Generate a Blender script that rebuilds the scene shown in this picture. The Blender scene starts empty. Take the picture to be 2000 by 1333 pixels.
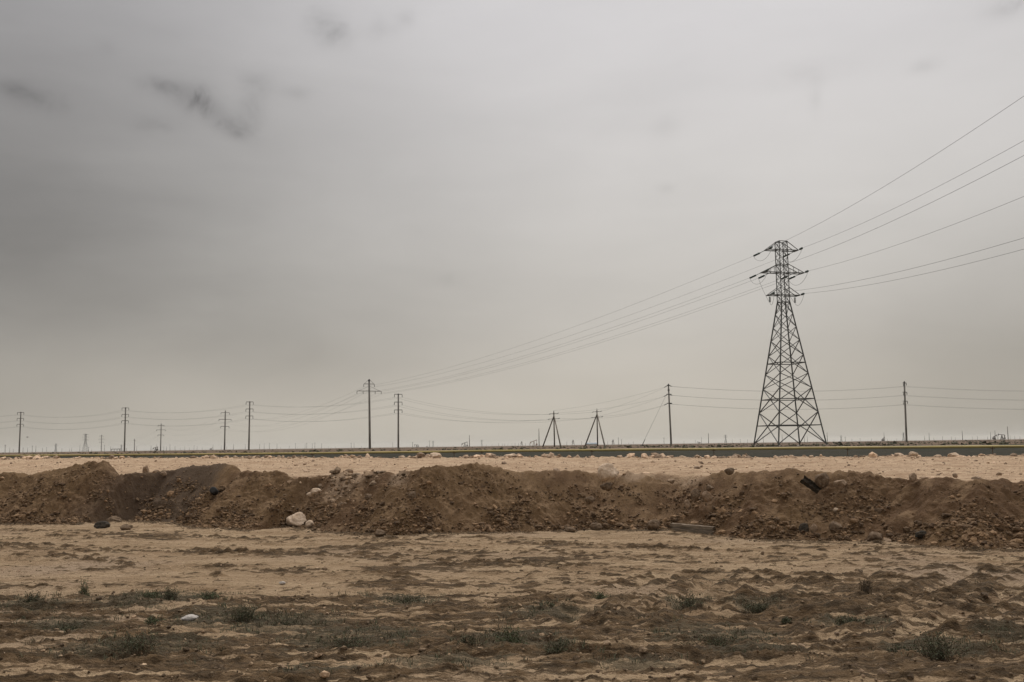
import bpy, bmesh, math, random
import numpy as np
from mathutils import Vector, Matrix

random.seed(7)
RNG = np.random.default_rng(11)
scene = bpy.context.scene
COL = scene.collection

# ------------------------------------------------------------------ camera
F = 1944.0                         # focal length in photo pixels (35 mm lens)
CAM = np.array([0.0, 0.0, 2.6])
PITCH = math.atan(204.5 / F)
ROLL = math.radians(0.756)
fwd = np.array([0, math.cos(PITCH), math.sin(PITCH)])
rt0 = np.array([1.0, 0, 0])
up0 = np.cross(rt0, fwd)
rt = rt0 * math.cos(ROLL) - up0 * math.sin(ROLL)
up = rt0 * math.sin(ROLL) + up0 * math.cos(ROLL)


def ray(px, py):
    return fwd + rt * ((px - 1000.0) / F) + up * ((666.5 - py) / F)


def at(px, py, Y):
    d = ray(px, py)
    return CAM + d * (Y / d[1])


def on_z(px, py, z=0.0):
    d = ray(px, py)
    return CAM + d * ((z - CAM[2]) / d[2])


PHI = math.radians(22.0)
CP, SP = math.cos(PHI), math.sin(PHI)


def on_p(px, py, p):
    d = ray(px, py)
    return CAM + d * (p / (d[0] * SP + d[1] * CP))


def to_sp(x, y):
    return x * CP - y * SP, x * SP + y * CP


def to_xy(s, p):
    return s * CP + p * SP, -s * SP + p * CP


cam_data = bpy.data.cameras.new("camera")
cam_data.lens = 35.0
cam_data.sensor_width = 36.0
cam_data.clip_start = 0.1
cam_data.clip_end = 30000
cam = bpy.data.objects.new("camera", cam_data)
COL.objects.link(cam)
m = Matrix.Identity(4)
for i in range(3):
    m[i][0], m[i][1], m[i][2], m[i][3] = rt[i], up[i], -fwd[i], CAM[i]
cam.matrix_world = m
scene.camera = cam

# ------------------------------------------------------------------ noise
_perm = np.random.default_rng(3).permutation(4096)
_ga = np.random.default_rng(4).uniform(0, 2 * np.pi, 4096)
_gx, _gy = np.cos(_ga), np.sin(_ga)


def perlin(x, y, seed=0):
    x = np.asarray(x, float) + seed * 37.7
    y = np.asarray(y, float) + seed * 91.3
    xi = np.floor(x).astype(np.int64)
    yi = np.floor(y).astype(np.int64)
    xf, yf = x - xi, y - yi
    u = xf * xf * xf * (xf * (xf * 6 - 15) + 10)
    v = yf * yf * yf * (yf * (yf * 6 - 15) + 10)

    def g(ix, iy, dx, dy):
        h = _perm[(_perm[ix & 4095] + iy) & 4095]
        return _gx[h] * dx + _gy[h] * dy
    a = g(xi, yi, xf, yf)
    b = g(xi + 1, yi, xf - 1, yf)
    c = g(xi, yi + 1, xf, yf - 1)
    d = g(xi + 1, yi + 1, xf - 1, yf - 1)
    return ((a + (b - a) * u) * (1 - v) + (c + (d - c) * u) * v) * 1.5


def fbm(x, y, oct=4, gain=0.5, seed=0):
    t, a = 0, 1.0
    for o in range(oct):
        t = t + a * perlin(x * 2 ** o, y * 2 ** o, seed + o * 5)
        a *= gain
    return t


def sstep(a, b, x):
    t = np.clip((x - a) / (b - a), 0, 1)
    return t * t * (3 - 2 * t)


# ------------------------------------------------------------------ materials
class NT:
    """small helper for building node trees"""
    def __init__(self, nt):
        self.nt = nt
        nt.nodes.clear()

    def n(self, t, **kw):
        nd = self.nt.nodes.new(t)
        for k, v in kw.items():
            setattr(nd, k, v)
        return nd

    def link(self, a, b):
        self.nt.links.new(a, b)

    def put(self, sock, v):
        if hasattr(v, "is_linked") or isinstance(v, bpy.types.NodeSocket):
            self.link(v, sock)
        else:
            sock.default_value = v

    def math(self, op, a, b=0.0, c=None, clamp=False):
        nd = self.n("ShaderNodeMath", operation=op, use_clamp=clamp)
        self.put(nd.inputs[0], a)
        self.put(nd.inputs[1], b)
        if c is not None:
            self.put(nd.inputs[2], c)
        return nd.outputs[0]

    def vmath(self, op, a, b=(0, 0, 0)):
        nd = self.n("ShaderNodeVectorMath", operation=op)
        self.put(nd.inputs[0], a)
        self.put(nd.inputs[1], b)
        return nd.outputs[1] if op in ("DOT_PRODUCT", "LENGTH") else nd.outputs[0]

    def noise(self, vec, scale, detail=4, rough=0.55, distort=0.0):
        nd = self.n("ShaderNodeTexNoise")
        self.put(nd.inputs["Vector"], vec)
        nd.inputs["Scale"].default_value = scale
        nd.inputs["Detail"].default_value = detail
        nd.inputs["Roughness"].default_value = rough
        nd.inputs["Distortion"].default_value = distort
        return nd.outputs["Fac"]

    def ramp(self, fac, lo, hi):
        nd = self.n("ShaderNodeMapRange", interpolation_type="SMOOTHSTEP")
        self.put(nd.inputs[0], fac)
        nd.inputs[1].default_value, nd.inputs[2].default_value = lo, hi
        return nd.outputs[0]

    def mix(self, fac, a, b):
        nd = self.n("ShaderNodeMix", data_type="RGBA")
        self.put(nd.inputs[0], fac)
        for s, v in ((nd.inputs[6], a), (nd.inputs[7], b)):
            if isinstance(v, tuple):
                s.default_value = (*v[:3], 1)
            else:
                self.link(v, s)
        return nd.outputs[2]

    def scalecol(self, c, f):
        nd = self.n("ShaderNodeVectorMath", operation="SCALE")
        if isinstance(c, tuple):
            nd.inputs[0].default_value = c
        else:
            self.link(c, nd.inputs[0])
        self.put(nd.inputs[3], f)
        return nd.outputs[0]

    def mapping(self, vec, scale=(1, 1, 1), rot=(0, 0, 0)):
        nd = self.n("ShaderNodeMapping")
        self.link(vec, nd.inputs[0])
        nd.inputs["Scale"].default_value = scale
        nd.inputs["Rotation"].default_value = rot
        return nd.outputs[0]

    def attr(self, name):
        return self.n("ShaderNodeAttribute", attribute_name=name).outputs["Fac"]

    def obj(self):
        return self.n("ShaderNodeTexCoord").outputs["Object"]

    def finish(self, color, rough=0.9, height=None, dist=0.02, strength=1.0, metallic=0.0, spec=0.25):
        b = self.n("ShaderNodeBsdfPrincipled")
        o = self.n("ShaderNodeOutputMaterial")
        if isinstance(color, tuple):
            b.inputs["Base Color"].default_value = (*color[:3], 1)
        else:
            self.link(color, b.inputs["Base Color"])
        self.put(b.inputs["Roughness"], rough)
        b.inputs["Metallic"].default_value = metallic
        b.inputs["Specular IOR Level"].default_value = spec
        if height is not None:
            bp = self.n("ShaderNodeBump")
            bp.inputs["Strength"].default_value = strength
            bp.inputs["Distance"].default_value = dist
            self.link(height, bp.inputs["Height"])
            self.link(bp.outputs[0], b.inputs["Normal"])
        self.link(b.outputs[0], o.inputs[0])


def new_mat(name):
    mt = bpy.data.materials.new(name)
    mt.use_nodes = True
    return mt, NT(mt.node_tree)


def mat_ground():
    mt, t = new_mat("sandy_soil")
    o = t.obj()
    n1 = t.noise(t.mapping(o, (0.3, 1.3, 1), (0, 0, 0.2)), 1.3, 7, 0.66, 0.3)
    n2 = t.noise(t.mapping(o, (0.2, 1.5, 1)), 3.4, 6, 0.68, 0.4)
    n3 = t.noise(t.mapping(o, (0.38, 1.4, 1)), 9.0, 5, 0.7)
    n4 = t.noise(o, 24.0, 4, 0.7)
    big = t.noise(o, 0.16, 3, 0.5)
    c = t.mix(t.ramp(n1, 0.32, 0.68), (0.25, 0.168, 0.096), (0.385, 0.279, 0.171))
    c = t.mix(t.math("MULTIPLY", t.ramp(big, 0.5, 0.7), 0.5), c, (0.315, 0.238, 0.172))
    c = t.mix(t.math("MULTIPLY", t.ramp(n3, 0.54, 0.68), 0.5), c, (0.15, 0.097, 0.057))
    loose_and_shade = t.attr("loose_and_shade")  # loose soil mask, also carries shade painted on the sand ledges
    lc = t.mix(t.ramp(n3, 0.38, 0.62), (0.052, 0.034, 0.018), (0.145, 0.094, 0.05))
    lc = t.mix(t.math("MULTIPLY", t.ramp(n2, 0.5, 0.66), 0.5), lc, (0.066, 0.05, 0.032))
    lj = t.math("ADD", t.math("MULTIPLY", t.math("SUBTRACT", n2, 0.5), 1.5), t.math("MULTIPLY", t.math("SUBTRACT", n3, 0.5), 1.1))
    lm = t.ramp(t.math("ADD", loose_and_shade, lj), 0.34, 0.54)
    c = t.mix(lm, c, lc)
    weed = t.attr("weed")
    wm = t.ramp(t.math("ADD", weed, t.math("ADD", t.math("MULTIPLY", lj, 0.9), t.math("MULTIPLY", t.math("SUBTRACT", n4, 0.5), 1.2))), 0.62, 0.95)
    c = t.mix(t.math("MULTIPLY", wm, 0.7), c, t.mix(t.ramp(n4, 0.4, 0.6), (0.04, 0.036, 0.022), (0.085, 0.072, 0.046)))
    n5 = t.noise(t.mapping(o, (0.4, 1.4, 1)), 20.0, 4, 0.7)
    c = t.mix(t.math("MULTIPLY", t.ramp(n5, 0.53, 0.66), 0.42), c, (0.105, 0.068, 0.04))
    spk = t.ramp(n4, 0.6, 0.7)  # dark specks: debris, with small pebble shadows painted in
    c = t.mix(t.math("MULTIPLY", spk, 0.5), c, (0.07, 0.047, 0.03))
    pal = t.ramp(t.noise(t.mapping(o, (0.6, 1.2, 1)), 13.0, 4, 0.75), 0.6, 0.72)
    c = t.mix(t.math("MULTIPLY", pal, 0.5), c, (0.435, 0.33, 0.215))
    h = t.math("ADD", t.math("MULTIPLY", n3, 1.3), t.math("ADD", t.math("MULTIPLY", n4, 0.6), t.math("MULTIPLY", n5, -0.5)))
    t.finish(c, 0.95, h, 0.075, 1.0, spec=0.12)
    return mt


def mat_berm():
    mt, t = new_mat("brown_earth")
    o = t.obj()
    big = t.noise(o, 0.33, 4, 0.55)
    mid = t.noise(o, 1.6, 5, 0.6, 0.4)
    fine = t.noise(o, 11.0, 5, 0.72)
    vf = t.noise(o, 30.0, 3, 0.7)
    c = t.mix(t.ramp(big, 0.38, 0.6), (0.1, 0.058, 0.03), (0.148, 0.092, 0.047))
    c = t.mix(t.math("MULTIPLY", t.ramp(mid, 0.5, 0.66), 0.8), c, (0.205, 0.133, 0.075))
    c = t.mix(t.math("MULTIPLY", t.ramp(fine, 0.52, 0.66), 0.65), c, (0.06, 0.037, 0.02))
    c = t.mix(t.math("MULTIPLY", t.ramp(vf, 0.6, 0.72), 0.5), c, (0.26, 0.18, 0.112))
    dk = t.attr("dark")
    c = t.mix(t.math("MULTIPLY", dk, 0.75), c, (0.062, 0.044, 0.031))
    pl = t.attr("pale")
    c = t.mix(t.ramp(t.math("ADD", pl, t.math("MULTIPLY", t.math("SUBTRACT", mid, 0.5), 1.1)), 0.42, 0.95), c, (0.25, 0.175, 0.113))
    h = t.math("ADD", fine, t.math("MULTIPLY", vf, 0.5))
    h = t.math("ADD", h, t.math("MULTIPLY", mid, 1.2))
    t.finish(c, 0.96, h, 0.05, 1.0, spec=0.1)
    return mt


def mat_gravel():
    mt, t = new_mat("pale_road_gravel")
    o = t.obj()
    big = t.noise(t.mapping(o, (1, 1, 1), (0, 0, PHI)), 0.25, 4, 0.6)
    mid = t.noise(t.mapping(o, (0.35, 1.6, 1), (0, 0, PHI)), 1.2, 5, 0.65)
    fine = t.noise(o, 7.0, 4, 0.7)
    vf = t.noise(o, 22.0, 3, 0.7)
    c = t.mix(t.ramp(mid, 0.35, 0.65), (0.3, 0.2, 0.122), (0.45, 0.325, 0.212))
    c = t.mix(t.math("MULTIPLY", t.ramp(big, 0.45, 0.7), 0.4), c, (0.46, 0.34, 0.23))
    c = t.mix(t.math("MULTIPLY", t.ramp(fine, 0.52, 0.68), 0.6), c, (0.21, 0.135, 0.08))
    c = t.mix(t.math("MULTIPLY", t.ramp(vf, 0.62, 0.72), 0.5), c, (0.5, 0.385, 0.27))
    h = t.math("ADD", fine, t.math("MULTIPLY", vf, 0.6))
    t.finish(c, 0.95, h, 0.09, 1.0, spec=0.12)
    return mt


def mat_plain():
    mt, t = new_mat("scrub_plain_soil")
    o = t.obj()
    a = t.noise(t.mapping(o, (0.4, 1.0, 1)), 0.12, 5, 0.6)
    b = t.noise(o, 0.9, 5, 0.7)
    f = t.noise(o, 5.0, 4, 0.7)
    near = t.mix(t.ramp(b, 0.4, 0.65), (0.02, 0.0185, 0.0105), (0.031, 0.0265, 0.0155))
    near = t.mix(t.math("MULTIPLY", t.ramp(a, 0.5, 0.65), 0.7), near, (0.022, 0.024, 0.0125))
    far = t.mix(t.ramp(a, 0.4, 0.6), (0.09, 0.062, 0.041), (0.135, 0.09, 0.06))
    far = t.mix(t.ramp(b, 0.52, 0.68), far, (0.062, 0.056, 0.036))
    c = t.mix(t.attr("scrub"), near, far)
    t.finish(c, 0.95, t.math("ADD", b, f), 0.12, 1.0, spec=0.1)
    return mt


def mat_rock(name, c0, c1, scale=9.0, dist=0.03, tint=True, speck=None):
    mt, t = new_mat(name)
    o = t.obj()
    n = t.noise(o, scale, 5, 0.65)
    c = t.mix(t.ramp(n, 0.35, 0.65), c0, c1)
    if speck:
        c = t.mix(t.math("MULTIPLY", t.ramp(t.noise(o, scale * 2.3, 3, 0.6), 0.55, 0.7), 0.7), c, speck)
    if tint:
        tn = t.attr("tint")
        c = t.scalecol(c, t.math("ADD", 0.5, t.math("MULTIPLY", t.math("POWER", tn, 1.6), 1.15)))
    t.finish(c, 0.93, t.noise(o, scale * 2.5, 4, 0.7), dist, 1.0, spec=0.15)
    return mt


def mat_simple(name, c, rough=0.7, metallic=0.0, var=0.25, scale=3.0, stretch=(1, 1, 1), spec=0.3):
    mt, t = new_mat(name)
    o = t.obj()
    n = t.noise(t.mapping(o, stretch), scale, 4, 0.6)
    c2 = tuple(v * (1 - var) for v in c)
    c1 = tuple(min(1, v * (1 + var)) for v in c)
    col = t.mix(t.ramp(n, 0.3, 0.7), c2, c1)
    t.finish(col, rough, None, metallic=metallic, spec=spec)
    return mt


M = {}
M["ground"] = mat_ground()
M["berm"] = mat_berm()
M["gravel"] = mat_gravel()
M["plain"] = mat_plain()
M["clod"] = mat_rock("earth_clod", (0.098, 0.058, 0.031), (0.205, 0.132, 0.073), 8)
M["crumb"] = mat_rock("soil_crumb", (0.11, 0.072, 0.042), (0.26, 0.185, 0.115), 12)
M["rubble"] = mat_rock("limestone_rubble", (0.33, 0.23, 0.15), (0.48, 0.35, 0.245), 6)
M["spill"] = mat_rock("tan_rubble", (0.2, 0.135, 0.085), (0.36, 0.26, 0.17), 6)
M["boulder"] = mat_rock("limestone_boulder", (0.42, 0.31, 0.215), (0.58, 0.455, 0.335), 5, 0.04, False, (0.3, 0.195, 0.12))
M["brownrock"] = mat_rock("brown_stone", (0.1, 0.066, 0.04), (0.19, 0.135, 0.088), 7, 0.03, False)
M["tanrock"] = mat_rock("tan_stone", (0.2, 0.138, 0.088), (0.31, 0.22, 0.145), 7, 0.03, False, (0.13, 0.085, 0.052))
M["darkrock"] = mat_rock("dark_stone", (0.03, 0.026, 0.02), (0.07, 0.055, 0.04), 9, 0.03, False)
M["white"] = mat_rock("white_stone", (0.36, 0.33, 0.3), (0.46, 0.42, 0.38), 9, 0.02, False)
M["oldwood"] = mat_simple("weathered_timber", (0.16, 0.125, 0.09), 0.9, 0, 0.45, 6.0, (0.4, 6, 6), 0.1)
M["char"] = mat_simple("charred_timber", (0.034, 0.026, 0.018), 0.9, 0, 0.6, 8.0, (1, 4, 4), 0.1)
M["rubber"] = mat_simple("black_rubber", (0.02, 0.019, 0.018), 0.75, 0, 0.3)
M["steel"] = mat_simple("dull_galvanised_steel", (0.08, 0.08, 0.073), 0.6, 0.3, 0.3, 1.5)
M["concrete"] = mat_simple("grey_concrete", (0.17, 0.16, 0.14), 0.9, 0, 0.25, 1.2, (1, 1, 0.3), 0.15)
M["foot"] = mat_simple("pale_concrete", (0.45, 0.43, 0.4), 0.9, 0, 0.2)
M["woodpole"] = mat_simple("tarred_timber", (0.11, 0.092, 0.07), 0.9, 0, 0.3, 1.0, (1, 1, 0.3), 0.15)
M["armsteel"] = mat_simple("dark_steel", (0.035, 0.033, 0.03), 0.6, 0.2, 0.2)
M["glass"] = mat_simple("dark_green_insulator_glass", (0.035, 0.06, 0.05), 0.2, 0, 0.2, 3, (1, 1, 1), 0.5)
M["wire"] = mat_simple("aluminium_wire", (0.1, 0.1, 0.095), 0.6, 0.2, 0.1)
M["pipe"] = mat_simple("yellow_pipe_paint", (0.39, 0.3, 0.105), 0.55, 0, 0.14, 0.35, (1, 1, 1), 0.35)
M["rust"] = mat_simple("rusty_steel", (0.12, 0.075, 0.048), 0.85, 0, 0.4, 2.0)
M["leaf"] = mat_simple("grey_green_leaves", (0.07, 0.072, 0.04), 0.75, 0, 0.4, 14.0, (1, 1, 1), 0.15)
M["leaf2"] = mat_simple("green_leaves", (0.07, 0.084, 0.04), 0.7, 0, 0.4, 14.0, (1, 1, 1), 0.15)
M["drystem"] = mat_simple("dry_stems", (0.1, 0.076, 0.05), 0.85, 0, 0.35, 9.0, (1, 1, 1), 0.1)
M["bush"] = mat_simple("far_scrub_leaves", (0.06, 0.056, 0.034), 0.85, 0, 0.45, 0.8, (1, 1, 1), 0.1)
M["pump"] = mat_simple("dark_pump_paint", (0.055, 0.04, 0.03), 0.7, 0, 0.3)
M["pump_o"] = mat_simple("faded_orange_pump_paint", (0.2, 0.105, 0.055), 0.7, 0, 0.3)
M["bluepaint"] = mat_simple("faded_blue_sheet", (0.12, 0.17, 0.22), 0.6, 0, 0.15)
M["wallpaint"] = mat_simple("pale_shed_wall", (0.4, 0.38, 0.34), 0.8, 0, 0.15)
M["bird"] = mat_simple("dark_feathers", (0.03, 0.028, 0.026), 0.8)


# ------------------------------------------------------------------ mesh helpers
def np_mesh(name, verts, faces, mat, smooth=False, attrs=None):
    """verts (N,3), faces (M,k) arrays -> mesh"""
    me = bpy.data.meshes.new(name)
    verts = np.ascontiguousarray(verts, np.float32)
    faces = np.ascontiguousarray(faces, np.int32)
    k = faces.shape[1]
    me.vertices.add(len(verts))
    me.vertices.foreach_set("co", verts.ravel())
    me.loops.add(faces.size)
    me.loops.foreach_set("vertex_index", faces.ravel())
    me.polygons.add(len(faces))
    me.polygons.foreach_set("loop_start", np.arange(0, faces.size, k, dtype=np.int32))
    me.polygons.foreach_set("use_smooth", np.full(len(faces), smooth, bool))
    me.update(calc_edges=True)
    for an, av in (attrs or {}).items():
        a = me.attributes.new(an, "FLOAT", "POINT")
        a.data.foreach_set("value", np.ascontiguousarray(av, np.float32).ravel())
    me.materials.append(mat)
    return me


def link(name, me, parent=None, loc=(0, 0, 0)):
    o = bpy.data.objects.new(name, me)
    COL.objects.link(o)
    o.location = loc
    if parent is not None:
        o.parent = parent
    return o


def tag(o, label=None, cat=None, group=None, kind=None):
    if label:
        o["label"] = label
    if cat:
        o["category"] = cat
    if group:
        o["group"] = group
    if kind:
        o["kind"] = kind
    return o


def empty(name, loc, rz=0.0):
    o = bpy.data.objects.new(name, None)
    COL.objects.link(o)
    o.location = tuple(float(v) for v in loc)
    o.rotation_euler = (0, 0, rz)
    o.empty_display_size = 0.2
    return o


def grid_mesh(name, A, B, zf, mat, xyf=None, attrs=None):
    """tensor grid over axes A, B; zf gets the 2D arrays, xyf maps (a,b)->(x,y)"""
    a, b = np.meshgrid(A, B, indexing="xy")
    x, y = (a, b) if xyf is None else xyf(a, b)
    out = zf(x, y, a, b)
    z, at_ = out if isinstance(out, tuple) else (out, {})
    v = np.stack([x, y, z], -1).reshape(-1, 3)
    nx, ny = len(A), len(B)
    idx = np.arange(nx * ny).reshape(ny, nx)
    f = np.stack([idx[:-1, :-1], idx[:-1, 1:], idx[1:, 1:], idx[1:, :-1]], -1).reshape(-1, 4)
    return np_mesh(name, v, f, mat, True, {k: q.ravel() for k, q in at_.items()})


def axis(*segs):
    """piecewise axis: (start, end, step) segments joined"""
    out = []
    for a, b, st in segs:
        n = max(1, int(round((b - a) / st)))
        out.append(np.linspace(a, b, n, endpoint=False))
    out.append(np.array([segs[-1][1]]))
    return np.concatenate(out)


class MB:
    def __init__(self):
        self.v, self.f = [], []

    def add(self, vs, fs):
        n = len(self.v)
        self.v += [tuple(float(q) for q in p) for p in vs]
        self.f += [tuple(i + n for i in f) for f in fs]

    def bar(self, a, b, w, h=None, roll=0.0):
        a, b = Vector([float(q) for q in a]), Vector([float(q) for q in b])
        h = h or w
        d = (b - a).normalized()
        ref = Vector((0, 0, 1)) if abs(d.z) < 0.95 else Vector((1, 0, 0))
        x = d.cross(ref).normalized()
        y = x.cross(d)
        if roll:
            x, y = x * math.cos(roll) + y * math.sin(roll), y * math.cos(roll) - x * math.sin(roll)
        vs = []
        for p in (a, b):
            for sx, sy in ((-1, -1), (1, -1), (1, 1), (-1, 1)):
                vs.append(p + x * (sx * w / 2) + y * (sy * h / 2))
        self.add(vs, [(0, 1, 2, 3), (7, 6, 5, 4), (0, 4, 5, 1), (1, 5, 6, 2), (2, 6, 7, 3), (3, 7, 4, 0)])

    def tube(self, pts, r, n=8, caps=True):
        pts = [Vector([float(q) for q in p]) for p in pts]
        rs = r if isinstance(r, (list, tuple)) else [r] * len(pts)
        vs, fs = [], []
        prev = None
        for i, p in enumerate(pts):
            d = (pts[min(i + 1, len(pts) - 1)] - pts[max(i - 1, 0)]).normalized()
            if prev is None:
                ref = Vector((0, 0, 1)) if abs(d.z) < 0.95 else Vector((1, 0, 0))
                x = d.cross(ref).normalized()
            else:
                x = (prev - d * prev.dot(d)).normalized()
            prev = x
            y = d.cross(x)
            for k in range(n):
                a = 2 * math.pi * k / n
                vs.append(p + (x * math.cos(a) + y * math.sin(a)) * rs[i])
        for i in range(len(pts) - 1):
            for k in range(n):
                k2 = (k + 1) % n
                fs.append((i * n + k, i * n + k2, (i + 1) * n + k2, (i + 1) * n + k))
        if caps:
            fs.append(tuple(range(n))[::-1])
            fs.append(tuple(range((len(pts) - 1) * n, len(pts) * n)))
        self.add(vs, fs)

    def box(self, c, s, rz=0.0):
        ca, sa = math.cos(rz), math.sin(rz)
        vs = []
        for dz in (-1, 1):
            for dx, dy in ((-1, -1), (1, -1), (1, 1), (-1, 1)):
                x, y = dx * s[0] / 2, dy * s[1] / 2
                vs.append((c[0] + x * ca - y * sa, c[1] + x * sa + y * ca, c[2] + dz * s[2] / 2))
        self.add(vs, [(3, 2, 1, 0), (4, 5, 6, 7), (0, 1, 5, 4), (1, 2, 6, 5), (2, 3, 7, 6), (3, 0, 4, 7)])

    def build(self, name, mat, parent=None, smooth=False, loc=(0, 0, 0)):
        me = bpy.data.meshes.new(name)
        me.from_pydata(self.v, [], self.f)
        me.polygons.foreach_set("use_smooth", np.full(len(self.f), smooth, bool))
        me.materials.append(mat)
        me.update()
        return link(name, me, parent, loc)


def ico(sub):
    bm = bmesh.new()
    bmesh.ops.create_icosphere(bm, subdivisions=sub, radius=1.0)
    v = np.array([q.co[:] for q in bm.verts])
    f = np.array([[q.index for q in fc.verts] for fc in bm.faces])
    bm.free()
    return v, f


ICO1, ICO2, ICO4 = ico(1), ico(2), ico(4)


def scatter_mesh(name, pos, size, mat, flat=(0.5, 0.9), base=ICO1, jitter=0.28):
    bv, bf = base
    N = len(pos)
    v = np.repeat(bv[None], N, 0)
    # angular lumps: clip with a few random planes
    for k in range(5):
        d = RNG.normal(size=(N, 3))
        d /= np.linalg.norm(d, axis=1, keepdims=True)
        h = RNG.uniform(0.45, 0.85, N)
        dot = np.einsum("nvk,nk->nv", v, d)
        ex = np.clip(dot - h[:, None], 0, None)
        v = v - ex[:, :, None] * d[:, None, :]
    v = v * (1 + RNG.normal(0, jitter * 0.35, (N, len(bv), 1)))
    sc = np.stack([RNG.uniform(0.75, 1.35, N), RNG.uniform(0.75, 1.2, N), RNG.uniform(*flat, N)], -1)
    v = v * sc[:, None, :]
    a = RNG.uniform(0, 2 * np.pi, N)
    tl = RNG.normal(0, 0.3, N)
    ct, s_t = np.cos(tl)[:, None], np.sin(tl)[:, None]
    y, z = v[..., 1] * ct - v[..., 2] * s_t, v[..., 1] * s_t + v[..., 2] * ct
    x = v[..., 0]
    ca, sa = np.cos(a)[:, None], np.sin(a)[:, None]
    v = np.stack([x * ca - y * sa, x * sa + y * ca, z], -1)
    v = v * np.asarray(size)[:, None, None] + np.asarray(pos)[:, None, :]
    f = (bf[None] + (np.arange(N) * len(bv))[:, None, None]).reshape(-1, 3)
    tint = np.repeat(RNG.uniform(0, 1, N), len(bv))
    return np_mesh(name, v.reshape(-1, 3), f, mat, False, {"tint": tint})


# ------------------------------------------------------------------ terrain functions
BASE_PX = [(-60, 1020), (0, 1022), (150, 1026), (250, 1019), (340, 1022), (380, 1030), (500, 1035), (560, 1029), (620, 1033),
           (700, 1040), (760, 1046), (850, 1042), (1000, 1040), (1150, 1036), (1300, 1038), (1380, 1044), (1450, 1052),
           (1600, 1056), (1750, 1062), (1850, 1072), (1920, 1077), (2000, 1075), (2060, 1076)]
_b = np.array([to_sp(*on_z(*q)[:2]) for q in BASE_PX])
_o = np.argsort(_b[:, 0])
PB_S, PB_P = _b[_o, 0], _b[_o, 1]
PB_S = np.concatenate([[-75, PB_S[0] - 8], PB_S, [PB_S[-1] + 6, 40]])
PB_P = np.concatenate([[26.0, 26.2], PB_P, [25.6, 25.8]])


def pb(s):
    return np.interp(s, PB_S, PB_P)


CREST_PX = [(-60, 921), (0, 925), (20, 922), (40, 927), (80, 921), (110, 918), (150, 906), (180, 900), (200, 898), (235, 902), (255, 901),
            (262, 912), (285, 924), (310, 923), (335, 914), (360, 908), (390, 905), (415, 905), (435, 912), (450, 923),
            (500, 919), (540, 919), (570, 925), (600, 931), (640, 926), (680, 929), (720, 925), (760, 926), (800, 921),
            (830, 915), (860, 910), (890, 908), (920, 906), (950, 911), (990, 918), (1020, 922), (1042, 914), (1060, 917),
            (1090, 922), (1110, 918), (1140, 917), (1165, 924), (1200, 931), (1225, 925), (1250, 930), (1290, 934),
            (1340, 937), (1380, 930), (1410, 922), (1440, 920), (1480, 918), (1500, 920), (1545, 918), (1580, 920),
            (1620, 918), (1660, 921), (1700, 925), (1730, 931), (1760, 937), (1800, 937), (1850, 936), (1900, 938),
            (1940, 934), (1960, 933), (1985, 940), (2000, 938), (2060, 936)]
_c = []
for q in CREST_PX:
    P = on_p(q[0], q[1], 29.0)
    s_, _ = to_sp(P[0], P[1])
    P = on_p(q[0], q[1], float(pb(s_)) + 2.5)
    s_, p_ = to_sp(P[0], P[1])
    _c.append((s_, P[2]))
_c = np.array(sorted(_c))
CR_S = np.concatenate([[-75, -60, -52, -46, _c[0, 0] - 5], _c[:, 0], [_c[-1, 0] + 4, _c[-1, 0] + 9, 40]])
CR_Z = np.concatenate([[1.6, 2.0, 1.6, 2.1, 1.7], _c[:, 1], [1.5, 1.9, 1.6]])


def crest(s):
    return np.interp(s, CR_S, CR_Z) + 0.05 * fbm(s / 0.55, s * 0 + 0.5, 3, 0.65, 83) + 0.02 * perlin(s / 0.12, s * 0 + 0.5, 84)


FAR_P = 60.0
FAR_PX = [(-100, 898), (0, 898), (100, 897.5), (200, 896.5), (400, 896), (700, 896), (1000, 895), (1300, 896), (1500, 895.5), (1600, 895),
          (1800, 894), (2000, 892.5), (2100, 892)]
_g = np.array([(to_sp(*on_p(a, b, FAR_P)[:2])[0], on_p(a, b, FAR_P)[2]) for a, b in FAR_PX])
GF_S, GF_Z = _g[:, 0], _g[:, 1]
PIPE_P = 90.0
PIPE_PX = [(-120, 891.3), (0, 890.4), (200, 889.2), (400, 887.6), (600, 885.8), (800, 883.6), (880, 882.4), (920, 881.3), (1000, 880.8), (1200, 879.3),
           (1400, 877.6), (1600, 875.2), (1800, 873.7), (2000, 872.2), (2140, 871.2)]


def gravel_z(s, p):
    zf = np.interp(s, GF_S, GF_Z)
    zn = np.interp(s, [-40, -10, 4], [1.62, 1.6, 1.42])
    t = np.clip((p - 30) / (FAR_P - 30), 0, 1)
    return zn + (zf - zn) * t


PLAIN_Z = 2.05


def plain_z(x, y):
    s, p = to_sp(x, y)
    z = 1.05 + 0.25 * sstep(64, 84, p) + 0.75 * sstep(86, 112, p)
    z = z + 0.10 * fbm(x / 9, y / 9, 4, 0.5, 2) * sstep(58, 70, p)
    z = z + 0.22 * fbm(x / 60, y / 60, 3, 0.5, 8) * sstep(110, 220, p) * (1 - sstep(500, 1200, np.hypot(x, y)))
    # a low heap on the right-hand skyline
    hx, hy = HEAP
    z = z + 0.55 * np.exp(-(((x - hx) / 3.2) ** 2 + ((y - hy) / 5.0) ** 2)) + 0.35 * np.exp(-(((x - hx - 6) / 3.5) ** 2 + ((y - hy) / 5.0) ** 2))
    return z


HEAP = at(1886, 858, 420)[:2]

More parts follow.
